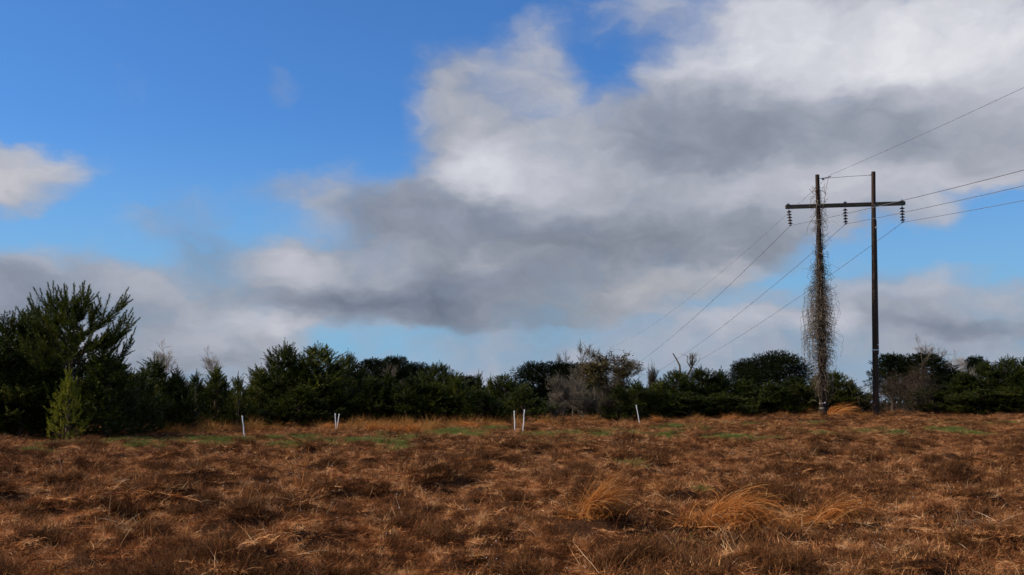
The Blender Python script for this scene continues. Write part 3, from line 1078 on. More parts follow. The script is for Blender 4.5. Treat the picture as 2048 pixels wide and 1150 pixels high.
for k_ in range(26):
    a_ = np.array([0.75, 0, 7.4]) + rs_.normal(0, 0.16, 3)
    C_.tube([a_, a_ + [rs_.normal(0, 0.25), rs_.normal(0, 0.2), 0.8], a_ + [rs_.normal(0, 0.45), rs_.normal(0, 0.3), 1.6]], [0.03, 0.022, 0.012], 3)
kind('snag', T_, C_, 'twig_grey', 'twig_grey')
T_, C_, L_ = bare(48, 9.0, 0.7, 3, 0.08, wob=0.24, split=2, twig=0.022)
kind('sparse', T_, C_, 'twig_grey', 'twig_grey')
T_, C_, L_ = bare(44, 9.0, 0.55, 5, 0.14, leaves=0.17)
kind('russet', T_, C_, 'twig_brown', 'twig_brown', L_, 'russet')
T_, C_, L_ = bare(45, 4.5, 0.60, 4, 0.06, bare_to=0.05, split=5, shrink=0.78, wob=0.2)
kind('brush_a', T_, C_, 'twig_grey', 'twig_grey')
T_, C_, L_ = bare(46, 4.5, 0.50, 4, 0.05, bare_to=0.05, split=5, shrink=0.80, wob=0.22)
kind('brush_b', T_, C_, 'twig_brown', 'twig_brown')
kind('curtain', *tangle(47, 4.6, 4.0, n=800), 'twig_brown', 'dry_leaf_vine', tn='stem', cn='vine_curtain')
print('kinds', {k: sum(len(m.polygons) for _, m in v[0]) for k, v in KIND.items()})


def plant(kd, px, top, depth, width, name, label, cat, group=None, seed=None):
    """stand a tree of a kind at a depth so that it fills the given top and width in the photograph"""
    parts, H, W = KIND[kd]
    X = at(px, 805, depth)[0]
    z0 = float(field(X, depth))
    h = at(px, top, depth)[2] - z0
    wd = width * depth / F_PX * (1.28 if kd[:4] in ('bush', 'open', 'roun') else 1.6 if kd[:4] in ('bare', 'russ') else 1.12)
    r = random.Random(hash((kd, px, top)) if seed is None else seed)
    rz = r.uniform(0, 6.28) if kd not in ('tall', 'snag') else 0.0
    o = thing(name, label, cat, (X, depth, z0 - 0.02), rz, (wd / W, wd / W, h / H), group)
    for nm, me in parts:
        link(nm, me, o)
    return o
# ------------------------------------------------------------------ every tree of the tree line, from left to right
G1, G2, G3, G4 = 'pines along the edge of the field', 'old round crowned pines in the wood', 'bare trees above the wood', 'dry brush at the edge of the wood'
TREES = [
    # kind, x, top y, depth, width, name, label, category, group
    ('tall', 140, 570, 54, 176, 'pine_tree', 'tallest pine, wide open crown of upswept finger-like shoots, left of the field', 'pine tree', G1),
    ('bright', 137, 732, 50, 64, 'young_pine', 'small bright yellow-green young pine at the foot of the tallest pine', 'pine tree', G1),
    ('bushy_a', 212, 700, 52.5, 140, 'pine_tree', 'bushy mid green pine just right of the bright yellow-green young pine', 'pine tree', G1),
    ('open_b', 22, 626, 55, 150, 'pine_tree', 'dark pine cut by the left edge of the photo', 'pine tree', G1),
    ('open_a', 66, 612, 57, 120, 'pine_tree', 'dark pine whose pointed shoots top the mass left of the tallest pine', 'pine tree', G1),
    ('bushy_b', -40, 650, 52, 150, 'pine_tree', 'dark pine half outside the left edge of the photo', 'pine tree', G1),
    ('bushy_b', 40, 745, 52, 130, 'pine_tree', 'low dark pine filling the shade at the far left corner of the wood', 'pine tree', G1),
    ('bushy_b', 268, 742, 59, 90, 'pine_tree', 'low pine tucked behind the right side of the bushy mid green pine', 'pine tree', G1),
    ('bushy_a', 307, 714, 63, 95, 'pine_tree', 'pine with a pointed dark top in front of the leftmost bare grey tree', 'pine tree', G1),
    ('bushy_c', 352, 738, 64, 70, 'pine_tree', 'narrow pine under the right half of the leftmost bare grey tree', 'pine tree', G1),
    ('slim', 392, 742, 69, 55, 'pine_tree', 'slim pine with pale upright shoots between the two bare grey trees at left', 'pine tree', G1),
    ('bushy_c', 432, 732, 71, 75, 'pine_tree', 'pine standing directly in front of the small open bare tree at left', 'pine tree', G1),
    ('slim', 476, 746, 70, 52, 'pine_tree', 'slim pine behind the single leaning white post at left', 'pine tree', G1),
    ('bushy_a', 520, 734, 74, 80, 'pine_tree', 'pine on the left shoulder of the tall pine pair', 'pine tree', G1),
    ('open_a', 566, 686, 76, 105, 'pine_tree', 'left of the pair of tall pines, with separate pointed shoots along its top', 'pine tree', G1),
    ('open_b', 634, 689, 77, 120, 'pine_tree', 'right of the pair of tall pines, dark and full with a broad top', 'pine tree', G1),
    ('bushy_a', 600, 770, 72, 110, 'pine_tree', 'low pine at the foot of the pair of tall pines', 'pine tree', G1),
    ('open_a', 694, 706, 82, 70, 'pine_tree', 'dark pine behind the V-shaped pair of white posts', 'pine tree', G1),
    ('bushy_b', 668, 760, 76, 80, 'pine_tree', 'low pine directly behind the V-shaped pair of white posts', 'pine tree', G1),
    ('round_b', 744, 716, 110, 70, 'pine_tree', 'first dark round topped pine right of the pair of tall pines', 'pine tree', G2),
    ('round_b', 789, 711, 112, 62, 'pine_tree', 'highest dark round topped pine in the row left of centre', 'pine tree', G2),
    ('round_a', 834, 724, 114, 60, 'pine_tree', 'dark round topped pine third from the right end of the row left of centre', 'pine tree', G2),
    ('open_b', 878, 726, 92, 90, 'pine_tree', 'broad pine with spiky outline right of the dark round tops left of centre', 'pine tree', G1),
    ('bushy_a', 738, 752, 76, 80, 'pine_tree', 'pine in front of the first dark round top, left of centre', 'pine tree', G1),
    ('bushy_c', 776, 744, 77, 72, 'pine_tree', 'pine in front of the highest dark round top, left of centre', 'pine tree', G1),
    ('bushy_b', 822, 752, 76, 84, 'pine_tree', 'pine above the tall orange grass, left of centre', 'pine tree', G1),
    ('bushy_a', 868, 762, 76, 80, 'pine_tree', 'low pine in front of the broad spiky pine left of centre', 'pine tree', G1),
    ('bushy_c', 912, 752, 77, 74, 'pine_tree', 'pine just left of the two thin pale candle-topped pines', 'pine tree', G1),
    ('round_b', 936, 750, 118, 40, 'pine_tree', 'small far dark round top between the broad spiky pine and the thin candle tops', 'pine tree', G2),
    ('slim', 958, 741, 80, 34, 'pine_tree', 'thin pale candle-topped pine, left one of two near the centre', 'pine tree', G1),
    ('slim', 982, 750, 81, 34, 'pine_tree', 'thin pale candle-topped pine, right one of two near the centre', 'pine tree', G1),
    ('bushy_b', 1010, 748, 82, 72, 'pine_tree', 'rounded pine just left of the two upright white posts', 'pine tree', G1),
    ('bushy_a', 960, 778, 76, 84, 'pine_tree', 'low pine under the two thin candle-topped pines', 'pine tree', G1),
    ('bushy_a', 1046, 772, 78, 84, 'pine_tree', 'low pine directly behind the two upright white posts', 'pine tree', G1),
    ('round_a', 1088, 722, 108, 110, 'evergreen_tree', 'big dark domed tree right of the two upright white posts', 'tree', G2),
    ('round_b', 1138, 724, 106, 80, 'evergreen_tree', 'dark tree on the left side of the bare crown near the centre', 'tree', G2),
    ('bare_a', 1166, 684, 98, 72, 'bare_tree', 'pale bare tree with a fan of fine twigs, highest near the centre', 'bare tree', G3),
    ('bare_b', 1196, 712, 97, 54, 'bare_tree', 'pale open bare tree between the fan-shaped bare tree and the larger russet tree', 'bare tree', G3),
    ('bare_a', 1146, 726, 90, 44, 'bare_tree', 'low bare tree against the dark domed tree, just above the grey brush', 'bare tree', G3),
    ('bare_a', 1130, 703, 118, 36, 'bare_tree', 'small faint bare tree left of the fan-shaped bare tree', 'bare tree', G3),
    ('russet', 1222, 704, 98, 100, 'leafy_tree', 'tree with thin russet and olive leaves right of the fan-shaped bare tree', 'tree', None),
    ('russet', 1276, 716, 104, 66, 'leafy_tree', 'smaller russet tree where the lowest power lines sink behind the wood', 'tree', None),
    ('brush_b', 1292, 724, 96, 36, 'bare_tree', 'small brown bushy bare tree at the right end of the russet trees', 'bare tree', G3),
    ('brush_a', 1128, 746, 86, 66, 'dry_bush', 'tall grey brush in front of the big dark domed tree', 'bush', G4),
    ('brush_a', 1166, 752, 84, 66, 'dry_bush', 'grey brush under the fan-shaped bare tree', 'bush', G4),
    ('brush_b', 1200, 760, 85, 70, 'dry_bush', 'brown brush between the grey brush and the low green pines', 'bush', G4),
    ('brush_b', 1190, 790, 80, 60, 'dry_bush', 'low brown thicket at the grass edge right of centre', 'bush', G4),
    ('brush_a', 1110, 782, 82, 60, 'dry_bush', 'low grey thicket at the grass edge near the centre', 'bush', G4),
    ('bushy_c', 1238, 768, 80, 60, 'pine_tree', 'low green pine just left of the leaning white post', 'pine tree', G1),
    ('bushy_b', 1278, 764, 82, 70, 'pine_tree', 'low yellowish green pine behind the leaning white post', 'pine tree', G1),
    ('bushy_a', 1316, 762, 83, 60, 'pine_tree', 'low pine just right of the leaning white post', 'pine tree', G1),
    ('open_b', 1352, 740, 88, 84, 'pine_tree', 'pine at the foot of the forked dead tree', 'pine tree', G1),
    ('open_a', 1404, 734, 88, 90, 'pine_tree', 'pine with a row of pointed shoots right of the forked dead tree', 'pine tree', G1),
    ('bushy_a', 1444, 738, 88, 60, 'pine_tree', 'pine left of the broad umbrella-topped pine', 'pine tree', G1),
    ('bushy_b', 1380, 782, 83, 90, 'pine_tree', 'low dark pine in front of the pines below the forked dead tree', 'pine tree', G1),
    ('bushy_b', 1446, 784, 84, 90, 'pine_tree', 'low dark pine below and left of the umbrella-topped pine', 'pine tree', G1),
    ('snag', 1372, 702, 96, 50, 'dead_tree', 'forked dead tree with two crooked bare limbs against the sky', 'dead tree', G3),
    ('umbrella', 1556, 701, 122, 112, 'pine_tree', 'broad umbrella-topped dark pine left of the vine-covered pole', 'pine tree', G2),
    ('umbrella', 1492, 716, 126, 58, 'pine_tree', 'smaller umbrella-topped dark pine left of the broad one', 'pine tree', G2),
    ('bushy_a', 1490, 756, 88, 80, 'pine_tree', 'pine below the smaller umbrella-topped pine', 'pine tree', G1),
    ('bushy_c', 1540, 762, 89, 80, 'pine_tree', 'pine below the middle of the broad umbrella-topped pine', 'pine tree', G1),
    ('bushy_b', 1590, 752, 90, 84, 'pine_tree', 'pine just left of the foot of the vine-covered pole', 'pine tree', G1),
    ('bushy_a', 1640, 748, 92, 70, 'pine_tree', 'pine right behind the foot of the vine-covered pole', 'pine tree', G1),
    ('open_b', 1672, 742, 92, 80, 'pine_tree', 'spiky pine just right of the vine-covered pole', 'pine tree', G1),
    ('bushy_c', 1706, 764, 92, 56, 'pine_tree', 'pine on the slope down from the spiky pine right of the vine-covered pole', 'pine tree', G1),
    ('bushy_b', 1738, 786, 93, 50, 'pine_tree', 'lowest pine in the gap between the two poles', 'pine tree', G1),
    ('sparse', 1732, 738, 90, 46, 'bare_tree', 'thin reddish bare sapling just left of the clean pole', 'bare tree', G3),
    ('round_b', 1786, 706, 104, 66, 'evergreen_tree', 'dark round evergreen directly right of the clean pole', 'tree', G2),
    ('round_b', 1850, 705, 103, 84, 'evergreen_tree', 'dark round evergreen hung with vines, second right of the clean pole', 'tree', G2),
    ('round_a', 1900, 738, 103, 70, 'evergreen_tree', 'lower dark evergreen under the pale bare branches at right', 'tree', G2),
    ('curtain', 1792, 738, 86, 112, 'vine_thicket', 'thicket of dry hanging vines just right of the foot of the clean pole', 'vine thicket', G4),
    ('curtain', 1840, 716, 90, 84, 'vine_thicket', 'dry vines hanging on the second dark evergreen right of the clean pole', 'vine thicket', G4),
    ('sparse', 1826, 680, 98, 60, 'bare_tree', 'thin reddish bare branches above the two dark evergreens at right', 'bare tree', G3),
    ('bare_b', 1893, 672, 108, 92, 'bare_tree', 'pale bare tree with crooked spreading branches, right of the poles', 'bare tree', G3),
    ('bare_b', 1928, 698, 112, 50, 'bare_tree', 'small pale bare tree between the crooked bare tree and the small round top', 'bare tree', G3),
    ('round_b', 1953, 711, 118, 42, 'pine_tree', 'small dark round top right of the pale bare trees', 'pine tree', G2),
    ('bushy_b', 1872, 768, 90, 90, 'pine_tree', 'low dark pine right of the dry vine thickets', 'pine tree', G1),
    ('bushy_a', 1928, 744, 90, 84, 'pine_tree', 'dark pine below the small round top at right', 'pine tree', G1),
    ('open_a', 1978, 722, 90, 86, 'pine_tree', 'dark pine with candle shoots, third from the right edge', 'pine tree', G1),
    ('open_b', 2020, 713, 89, 84, 'pine_tree', 'dark pine with candle shoots, second from the right edge', 'pine tree', G1),
    ('open_a', 2066, 710, 88, 80, 'pine_tree', 'dark pine cut by the right edge of the photo', 'pine tree', G1),
    ('bushy_b', 1958, 776, 86, 100, 'pine_tree', 'low dark pine behind the curved wisp of orange grass', 'pine tree', G1),
    ('bushy_b', 2030, 772, 85, 100, 'pine_tree', 'low dark pine at the right edge of the photo', 'pine tree', G1),
    ('bare_b', 338, 684, 92, 100, 'bare_tree', 'leftmost bare grey tree, rounded crown behind the pines', 'bare tree', G3),
    ('bare_b', 436, 696, 95, 74, 'bare_tree', 'small open bare tree second from left, behind the pines', 'bare tree', G3),
    ('bare_a', 776, 728, 98, 40, 'bare_tree', 'bare grey tree showing between the dark round tops left of centre', 'bare tree', G3),
    ('brush_a', 378, 748, 74, 50, 'dry_bush', 'greyish brush showing between the pines under the leftmost bare trees', 'bush', G4),
]
# stand each copy apart; labels are already one per tree
for i, (kd, px, top, dp, wd, nm, lab, cat, grp) in enumerate(TREES):
    plant(kd, px, top, dp, wd, nm, lab, cat, grp, seed=i * 7 + 3)


def woodland():
    """the depth of the wood behind the trees one can tell apart"""
    T, C, H, W = {}, {}, {}, {}
    r = np.random.default_rng(5)
    g = Geo()
    pos, dr = [], []
    for k in range(300):
        px = r.uniform(-260, 2300)
        d = np.interp(px, [0, 270, 500, 1000, 1700, 2048], [60, 70, 78, 88, 98, 96]) + r.uniform(2, 46)
        hpx = np.interp(px, [-200, 60, 250, 300, 480, 560, 680, 900, 1000, 1050, 1300, 1450, 1600, 1700, 1735, 1800, 1900, 2048],
                        [690, 690, 740, 765, 778, 740, 740, 765, 785, 768, 778, 775, 768, 786, 812, 760, 765, 755]) + r.uniform(0, 20)
        x = at(px, 805, d)[0]
        z0 = float(land(x, d))
        h = at(px, hpx, d)[2] - z0
        if h < 1.0:
            continue
        m = 90
        w = r.uniform(1.0, 1.7)
        t = r.random(m) ** 0.8
        a = r.random(m) * 6.28
        rad = w * (1 - t) ** 0.6 * r.random(m) ** 0.4
        pos.append(np.stack([x + rad * np.cos(a), d + rad * np.sin(a), z0 + 0.1 + h * t * 0.95], -1))
        dr.append(np.stack([np.cos(a) * 0.6, np.sin(a) * 0.6, np.full(m, 0.7)], -1))
        g.tube([[x, d, z0 - 0.2], [x, d, z0 + h * 0.9]], [0.09, 0.02], 5, cap=False)
    add_shoots(g, r, np.vstack(pos), np.vstack(dr), 0.5, 0.30, 0.10, 12)
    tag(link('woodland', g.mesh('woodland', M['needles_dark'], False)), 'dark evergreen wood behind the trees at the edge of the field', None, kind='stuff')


woodland()
# ------------------------------------------------------------------ the H-frame power pole
M['pole_wood'] = solid('weathered_pole', [(0.25, (0.011, 0.006, 0.004)), (0.5, (0.032, 0.016, 0.009)), (0.72, (0.095, 0.045, 0.021)), (0.85, (0.17, 0.09, 0.045))], 5.0, 0.85, stretch=(3, 3, 0.22), bump=0.5)
M['arm_wood'] = solid('weathered_arm', [(0.3, (0.028, 0.021, 0.013)), (0.55, (0.075, 0.056, 0.034)), (0.8, (0.15, 0.115, 0.075))], 5.0, 0.85, stretch=(0.3, 3, 3), bump=0.4)
M['porcelain'] = solid('brown_porcelain', [(0.3, (0.030, 0.014, 0.010)), (0.7, (0.075, 0.030, 0.020))], 8.0, 0.25, spec=0.5)
M['steel'] = solid('galvanised_steel', [(0.3, (0.10, 0.10, 0.10)), (0.7, (0.26, 0.26, 0.26))], 9.0, 0.5, metal=0.7)
M['wire'] = solid('aluminium_wire', [(0.3, (0.10, 0.10, 0.11)), (0.7, (0.17, 0.17, 0.18))], 4.0, 0.6, spec=0.2)
M['tin'] = solid('pale_band', [(0.3, (0.55, 0.55, 0.55)), (0.7, (0.78, 0.78, 0.78))], 5.0, 0.5)
M['guard'] = solid('dark_conduit', [(0.3, (0.022, 0.020, 0.020)), (0.7, (0.055, 0.048, 0.045))], 5.0, 0.7)
M['post'] = solid('white_plastic', [(0.30, (0.16, 0.10, 0.07)), (0.36, (0.80, 0.78, 0.74)), (0.6, (0.90, 0.90, 0.87)), (0.8, (0.92, 0.92, 0.90))], 7.0, 0.45, stretch=(0.5, 0.5, 1))
M['post_clean'] = solid('clean_white_plastic', [(0.3, (0.88, 0.88, 0.86)), (0.7, (0.93, 0.93, 0.91))], 7.0, 0.45)

DP = 82.0
PXM = DP / F_PX            # metres per photo pixel at the poles


def pp(px, py, dd=0.0):
    return np.array(at(px, py, DP + dd))


base_c = pp(1698, 827)
hf = thing('utility_pole_frame', 'wooden H-frame power pole, two tall poles joined by a crossarm', 'power pole', tuple(base_c))


def hpart(name, g, mat, parent=hf, smooth=True):
    for v in g.v:
        v -= base_c
    return link(name, g.mesh(name, M[mat], smooth), parent)


rp = np.random.default_rng(3)
poles = {}
for key, (bx, by, tx, ty, r0, r1) in dict(l=(1645.5, 829, 1634.5, 349.5, 0.235, 0.155), r=(1752.0, 827, 1746.8, 343.5, 0.225, 0.150)).items():
    a, b = pp(bx, by), pp(tx, ty)
    a[2] -= 0.4
    t = np.linspace(0, 1, 15)
    P = a + (b - a) * t[:, None]
    P[:, 0] += np.sin(t * 3.1) * 0.05 * (1 if key == 'l' else -0.6)
    g = Geo()
    g.tube(P, r0 + (r1 - r0) * t + rp.normal(0, 0.003, 15), 16)
    poles[key] = (P, g)
for key in 'lr':
    P, g = poles[key]
    po = hpart('pole', g, 'pole_wood')
    po['label'] = 'left pole, hidden in climbing vines' if key == 'l' else 'right pole, clean, with a dark cable guard'
    poles[key] = (P, po)


def on_pole(key, py):
    P = poles[key][0]
    z = pp(1700, py)[2]
    return np.array([np.interp(z, P[:, 2], P[:, c]) for c in range(3)])


# crossarm just behind the poles, with bolted plates
a, b = pp(1571, 414, 0.34), pp(1810, 406.6, 0.34)
d = unit(b - a)
g = Geo()
up_ = unit(np.cross(d, [0, 1.0, 0]))
if up_[2] < 0:
    up_ = -up_
rot = np.stack([d, np.array([0, 1.0, 0]), up_], 1)
L = float(np.linalg.norm(b - a))
prof = [(-L / 2, 0.86), (-L / 2 + 0.05, 1.0), (0, 1.0), (L / 2 - 0.05, 1.0), (L / 2, 0.86)]
vv, ff = [], []
for i, (s, k) in enumerate(prof):
    for (y_, z_) in ((-.5, -.5), (.5, -.5), (.5, .5), (-.5, .5)):
        vv.append((a + b) / 2 + d * s + np.array([0, 1.0, 0]) * y_ * 0.24 * k + up_ * z_ * 0.29 * k)
for i in range(4):
    for j in range(4):
        ff.append([i * 4 + j, (i + 1) * 4 + j, (i + 1) * 4 + (j + 1) % 4, i * 4 + (j + 1) % 4])
ff += [[0, 1, 2, 3], [19, 18, 17, 16]]
g.add(vv, ff)
arm = hpart('crossarm', g, 'arm_wood', smooth=False)
for px, py in ((1576, 409), (1690, 405), (1804, 401.5)):
    c = pp(px, py, 0.34)
    g = Geo()
    g.box(c, (0.20, 0.28, 0.06))
    g.lathe(c, [(0.0, 0.13), (0.035, 0.12), (0.04, 0.03)], 8)
    hpart('bolt_plate', g, 'steel', smooth=False)
for px, key in ((1634, 'l'), (1748, 'r')):
    c = on_pole(key, 411)
    g = Geo()
    g.tube([c + [0, -0.24, 0], c + [0, 0.55, 0]], 0.025, 6)
    g.box(c + [0, -0.19, 0], (0.12, 0.02, 0.12))
    hpart('through_bolt', g, 'steel', smooth=False)

# insulator strings
CL = []
for (x0, y0, x1, y1) in ((1577.5, 418, 1581.0, 450), (1690.0, 414, 1691.5, 447), (1804.0, 411, 1805.5, 443.5)):
    a, b = pp(x0, y0, 0.34), pp(x1, y1, 0.34)
    g = Geo()
    g.tube([a + [0, 0, 0.05], b], 0.022, 6)
    ro = hpart('insulator_string', g, 'steel')
    for k in range(5):
        c = a + (b - a) * ((k + 0.95) / 5.6)
        g = Geo()
        g.lathe(c, [(0.05, 0.10), (0.065, 0.06), (0.10, 0.035), (0.185, -0.005), (0.19, -0.03), (0.15, -0.025), (0.13, -0.055), (0.10, -0.03), (0.05, -0.06), (0.03, -0.08)], 16)
        dk = hpart('insulator_disc', g, 'porcelain', ro)
    g = Geo()
    g.box(b + [0, 0, -0.02], (0.10, 0.34, 0.08))
    g.tube([b + [0, -0.26, -0.04], b + [0, 0, -0.02], b + [0, 0.26, -0.04]], 0.035, 6)
    hpart('wire_clamp', g, 'steel', ro, smooth=False)
    CL.append(b + np.array([0, 0, -0.04]))

# bracket, tie wire and bands
c = on_pole('l', 357)
g = Geo()
g.tube([c, c + [0.45, 0, 0.03], c + [0.95, 0, 0.12]], 0.025, 5)
g.box(c + [0.42, 0, -0.04], (0.16, 0.07, 0.14))
g.box(c + [0.95, 0, 0.14], (0.12, 0.08, 0.07))
hpart('wire_bracket', g, 'steel')
c2 = on_pole('r', 350)
g = Geo()
g.tube([c + [0.4, 0, 0.0], (c + c2) / 2 + [0.2, 0, 0.02], c2 + [-0.12, 0, 0.0]], 0.016, 4)
hpart('tie_wire', g, 'wire')
g = Geo()
g.box(c2 + [-0.22, 0, 0.0], (0.18, 0.06, 0.05))
hpart('tie_plate', g, 'steel', smooth=False)
# conduit strapped to the right side of the right pole
g = Geo()
pts = [on_pole('r', y) + np.array([0.15 + 0.0001 * (y - 443), -0.05, 0]) for y in (440, 500, 560, 620, 680, 709)]
g.tube(pts, [0.05, 0.075, 0.085, 0.09, 0.095, 0.095], 8)
gd = hpart('cable_guard', g, 'guard')
for py, ex in ((455, 0.0), (700, 0.03), (690, 0.0)):
    c = on_pole('r', py) + np.array([0.03, 0, 0])
    g = Geo()
    if py == 700:
        g.lathe(c, [(0.262, -0.03), (0.267, 0.0), (0.262, 0.03)], 20)
    else:
        g.box(c + [0.14, -0.16, 0], (0.09, 0.04, 0.07))
    hpart('strap', g, 'tin', gd)
for py in (806.5, 816.0):
    c = on_pole('l', py)
    g = Geo()
    g.lathe(c, [(0.242, -0.028), (0.248, 0.0), (0.242, 0.028)], 20)
    if py == 806.5:
        g.box(c + [0.10, -0.25, 0.03], (0.16, 0.03, 0.10))
    hpart('metal_band', g, 'tin')
for key, py in (('l', 456), ('r', 455.5)):
    c = on_pole(key, py)
    g = Geo()
    g.box(c + [0.09, -0.18, 0], (0.06, 0.03, 0.10))
    hpart('tag_plate', g, 'tin', smooth=False)


# ------------------------------------------------------------------ the wires
def wire_run(name, label, p, far, near, rad):
    """one conductor: sagging away behind the wood and toward and past the viewer"""
    X0 = (975 - 1024) / F_PX
    out = []
    k = (p[0] / p[1] - X0) * p[1]          # lateral distance from the line's vanishing direction
    b = 0.0003
    for (qx, qy), sgn in ((far, 1), (near, -1)):
        qd = k / ((qx - 1024) / F_PX - X0)
        # lift the pixel onto the wire's own vertical plane
        q = np.array(at(qx, qy, qd))
        T = abs(q[1] - p[1])
        a = (p[2] - q[2] + b * T * T) / T
        dx = (q[0] - p[0]) / T
        run = 150.0 if sgn > 0 else 150.0
        seg = []
        for i in range(1, 41):
            t = run * i / 40
            seg.append([p[0] + dx * t, p[1] + sgn * t, p[2] - a * t + b * t * t])
        out.append(seg)
    pts = out[1][::-1] + [list(p)] + out[0]
    g = Geo()
    g.tube(np.array(pts), rad, 6)
    tag(link(name, g.mesh(name, M['wire'])), label, 'power line', 'power lines')


wire_run('power_line', 'conductor hanging from the left insulator string of the H-frame', CL[0], (1285, 720), (2048, 340), 0.017)
wire_run('power_line', 'conductor hanging from the middle insulator string of the H-frame', CL[1], (1312, 745), (2048, 371.5), 0.017)
wire_run('power_line', 'conductor hanging from the right insulator string of the H-frame', CL[2], (1380, 730), (2048, 401), 0.017)
wire_run('power_line', 'topmost thin wire, fixed to the top of the left pole of the H-frame', on_pole('l', 353) + np.array([0.93, 0, 0.10]), (1215, 697), (2048, 175), 0.011)


# ------------------------------------------------------------------ dry vines climbing the left pole
def climbing_vine():
    r = np.random.default_rng(77)
    o = thing('climbing_vine', 'dry leafless vines climbing and hanging from the left pole of the H-frame', 'vine', tuple(on_pole('l', 827)))
    oo = np.array(o.location)
    yy = [345, 380, 420, 450, 520, 560, 600, 640, 680, 720, 760, 800, 830]
    hw = [2, 3, 6, 8, 8, 16, 30, 42, 46, 38, 18, 6, 3]
    S, C = Geo(), Geo()
    for k in range(13):      # stems up the pole
        a = r.random() * 6.28
        top = r.choice([400, 440, 470, 520, 560, 380])
        q = []
        for py in np.linspace(829, top, 26):
            c = on_pole('l', py)
            a += r.normal(0, 0.35)
            rr = 0.225 + 0.03 * r.random() + (0.10 if r.random() < 0.2 else 0)
            q.append(c + [rr * math.cos(a), rr * math.sin(a), 0] - oo)
        S.tube(np.array(q), np.linspace(0.035, 0.012, 26), 5, cap=False)
    for k in range(1400):
        py = r.triangular(470, 655, 800) if r.random() < 0.9 else r.uniform(390, 800)
        w = np.interp(py, yy, hw) * PXM
        c = on_pole('l', py)
        a = r.random() * 6.28
        reach = w * r.random() ** 0.8
        reach *= 0.72 if math.cos(a) > 0 else 1.15
        d0 = np.array([math.cos(a), math.sin(a), 0.0])
        p = c + d0 * 0.2
        q = [p - oo]
        n = 15
        d = unit(d0 + [0, 0, r.uniform(-0.2, 0.7)])
        out = 0.2
        ax = unit(r.normal(size=3))
        cu = r.uniform(0.25, 0.9)
        for i in range(n):       # curling stems that turn back on themselves
            outward = 1.0 if out < reach else -0.10
            d = unit(d + np.cross(ax, d) * cu + d0 * outward * 0.30 + r.normal(0, 0.30, 3) + [0, 0, -0.22 if out > reach * 0.7 else 0.03])
            if r.random() < 0.2:
                ax = unit(r.normal(size=3))
            p = p + d * r.uniform(0.05, 0.14)
            out = float(np.linalg.norm((p - c)[:2]))
            q.append(p - oo)
        C.tube(np.array(q), np.linspace(0.013, 0.006, n + 1) * r.uniform(0.7, 1.3), 3, cap=False)
    for k in range(90):     # long hanging strands
        py = r.uniform(560, 680)
        w = np.interp(py + 30, yy, hw) * PXM
        c = on_pole('l', py)
        a = r.random() * 6.28 if r.random() < 0.4 else r.uniform(2.2, 4.1)
        rr = w * r.uniform(0.4, 1.0)
        p = c + np.array([rr * math.cos(a), rr * math.sin(a), 0])
        q = [c - oo, (c * 0.4 + p * 0.6) + [0, 0, 0.25] - oo]
        for i in range(12):
            q.append(p - oo)
            p = p + [r.normal(0, 0.05) - 0.01 * math.cos(a), r.normal(0, 0.05), -r.uniform(0.1, 0.3)]
        C.tube(np.array(q), 0.010, 3, cap=False)
    # a loose shoot beside the top of the pole
    for (pts) in (((1640, 440), (1648, 408), (1653, 375), (1658, 352)), ((1644, 412), (1652, 400), (1657, 397)), ((1636, 400), (1630, 430), (1616, 450), (1613, 470)),
                  ((1634, 380), (1625, 385), (1618, 378)), ((1650, 390), (1647, 374), (1651, 366)), ((1630, 392), (1622, 398), (1619, 412)), ((1640, 430), (1650, 440), (1655, 455))):
        q = [pp(x, y, -0.15) - oo + r.normal(0, 0.02, 3) for x, y in pts]
        C.tube(np.array(q), np.linspace(0.022, 0.012, len(q)), 4, cap=False)
    for k in range(70):
        py = r.uniform(372, 470)
        c = on_pole('l', py)
        sx = r.choice([-1, 1])
        p = c + [0.16 * sx, -0.05, 0]
        q = [p - oo]
        for i in range(6):
            p = p + [sx * r.uniform(-0.03, 0.14), r.normal(0, 0.05), r.uniform(-0.15, 0.10)]
            q.append(p - oo)
        C.tube(np.array(q), 0.010, 3, cap=False)
    link('stem', S.mesh('vine_stem', M['dry_leaf_vine']), o)
    link('tendrils', C.mesh('vine_tendrils', M['vine'], False), o)


climbing_vine()

# ------------------------------------------------------------------ white marker posts
POSTS = [
    (489, 875, 484.5, 832, 'post_clean', 'white post at far left, leaning slightly left in front of the pines'),
    (672, 864, 670.5, 827.5, 'post', 'left post of the V-shaped pair, spotted with dirt'),
    (673, 863, 678.5, 828.5, 'post', 'right post of the V-shaped pair, leaning right'),
    (1030, 866, 1028.5, 822, 'post_clean', 'left one of the two upright white posts near the centre'),
    (1045.5, 867, 1049, 820, 'post', 'right one of the two upright white posts near the centre, leaning slightly right'),
    (1279.5, 848, 1272.5, 810.5, 'post', 'white post leaning left, alone on the right side of the field'),
]
for (bx, by, tx, ty, mt, lab) in POSTS:
    b0 = ground_at(bx, by)
    t0 = np.array(at(tx, ty, b0[1]))
    b0 = np.array(at(bx, by, b0[1]))
    o = thing('marker_post', lab, 'marker post', tuple(b0), group='white marker posts in the field')
    d = t0 - b0
    g = Geo()
    n = 7
    q = [(-0.12) * d] + [d * i / n for i in range(n + 1)]
    q = [np.array(v) + [0.006 * math.sin(i * 1.7), 0, 0] for i, v in enumerate(q)]
    g.tube(q, 0.027, 10)
    link('shaft', g.mesh('post_shaft', M[mt]), o)
    g = Geo()
    u = unit(d)
    g.tube([d - u * 0.05, d + u * 0.004, d + u * 0.02], [0.032, 0.032, 0.024], 10)
    link('cap', g.mesh('post_cap', M['post_clean']), o)


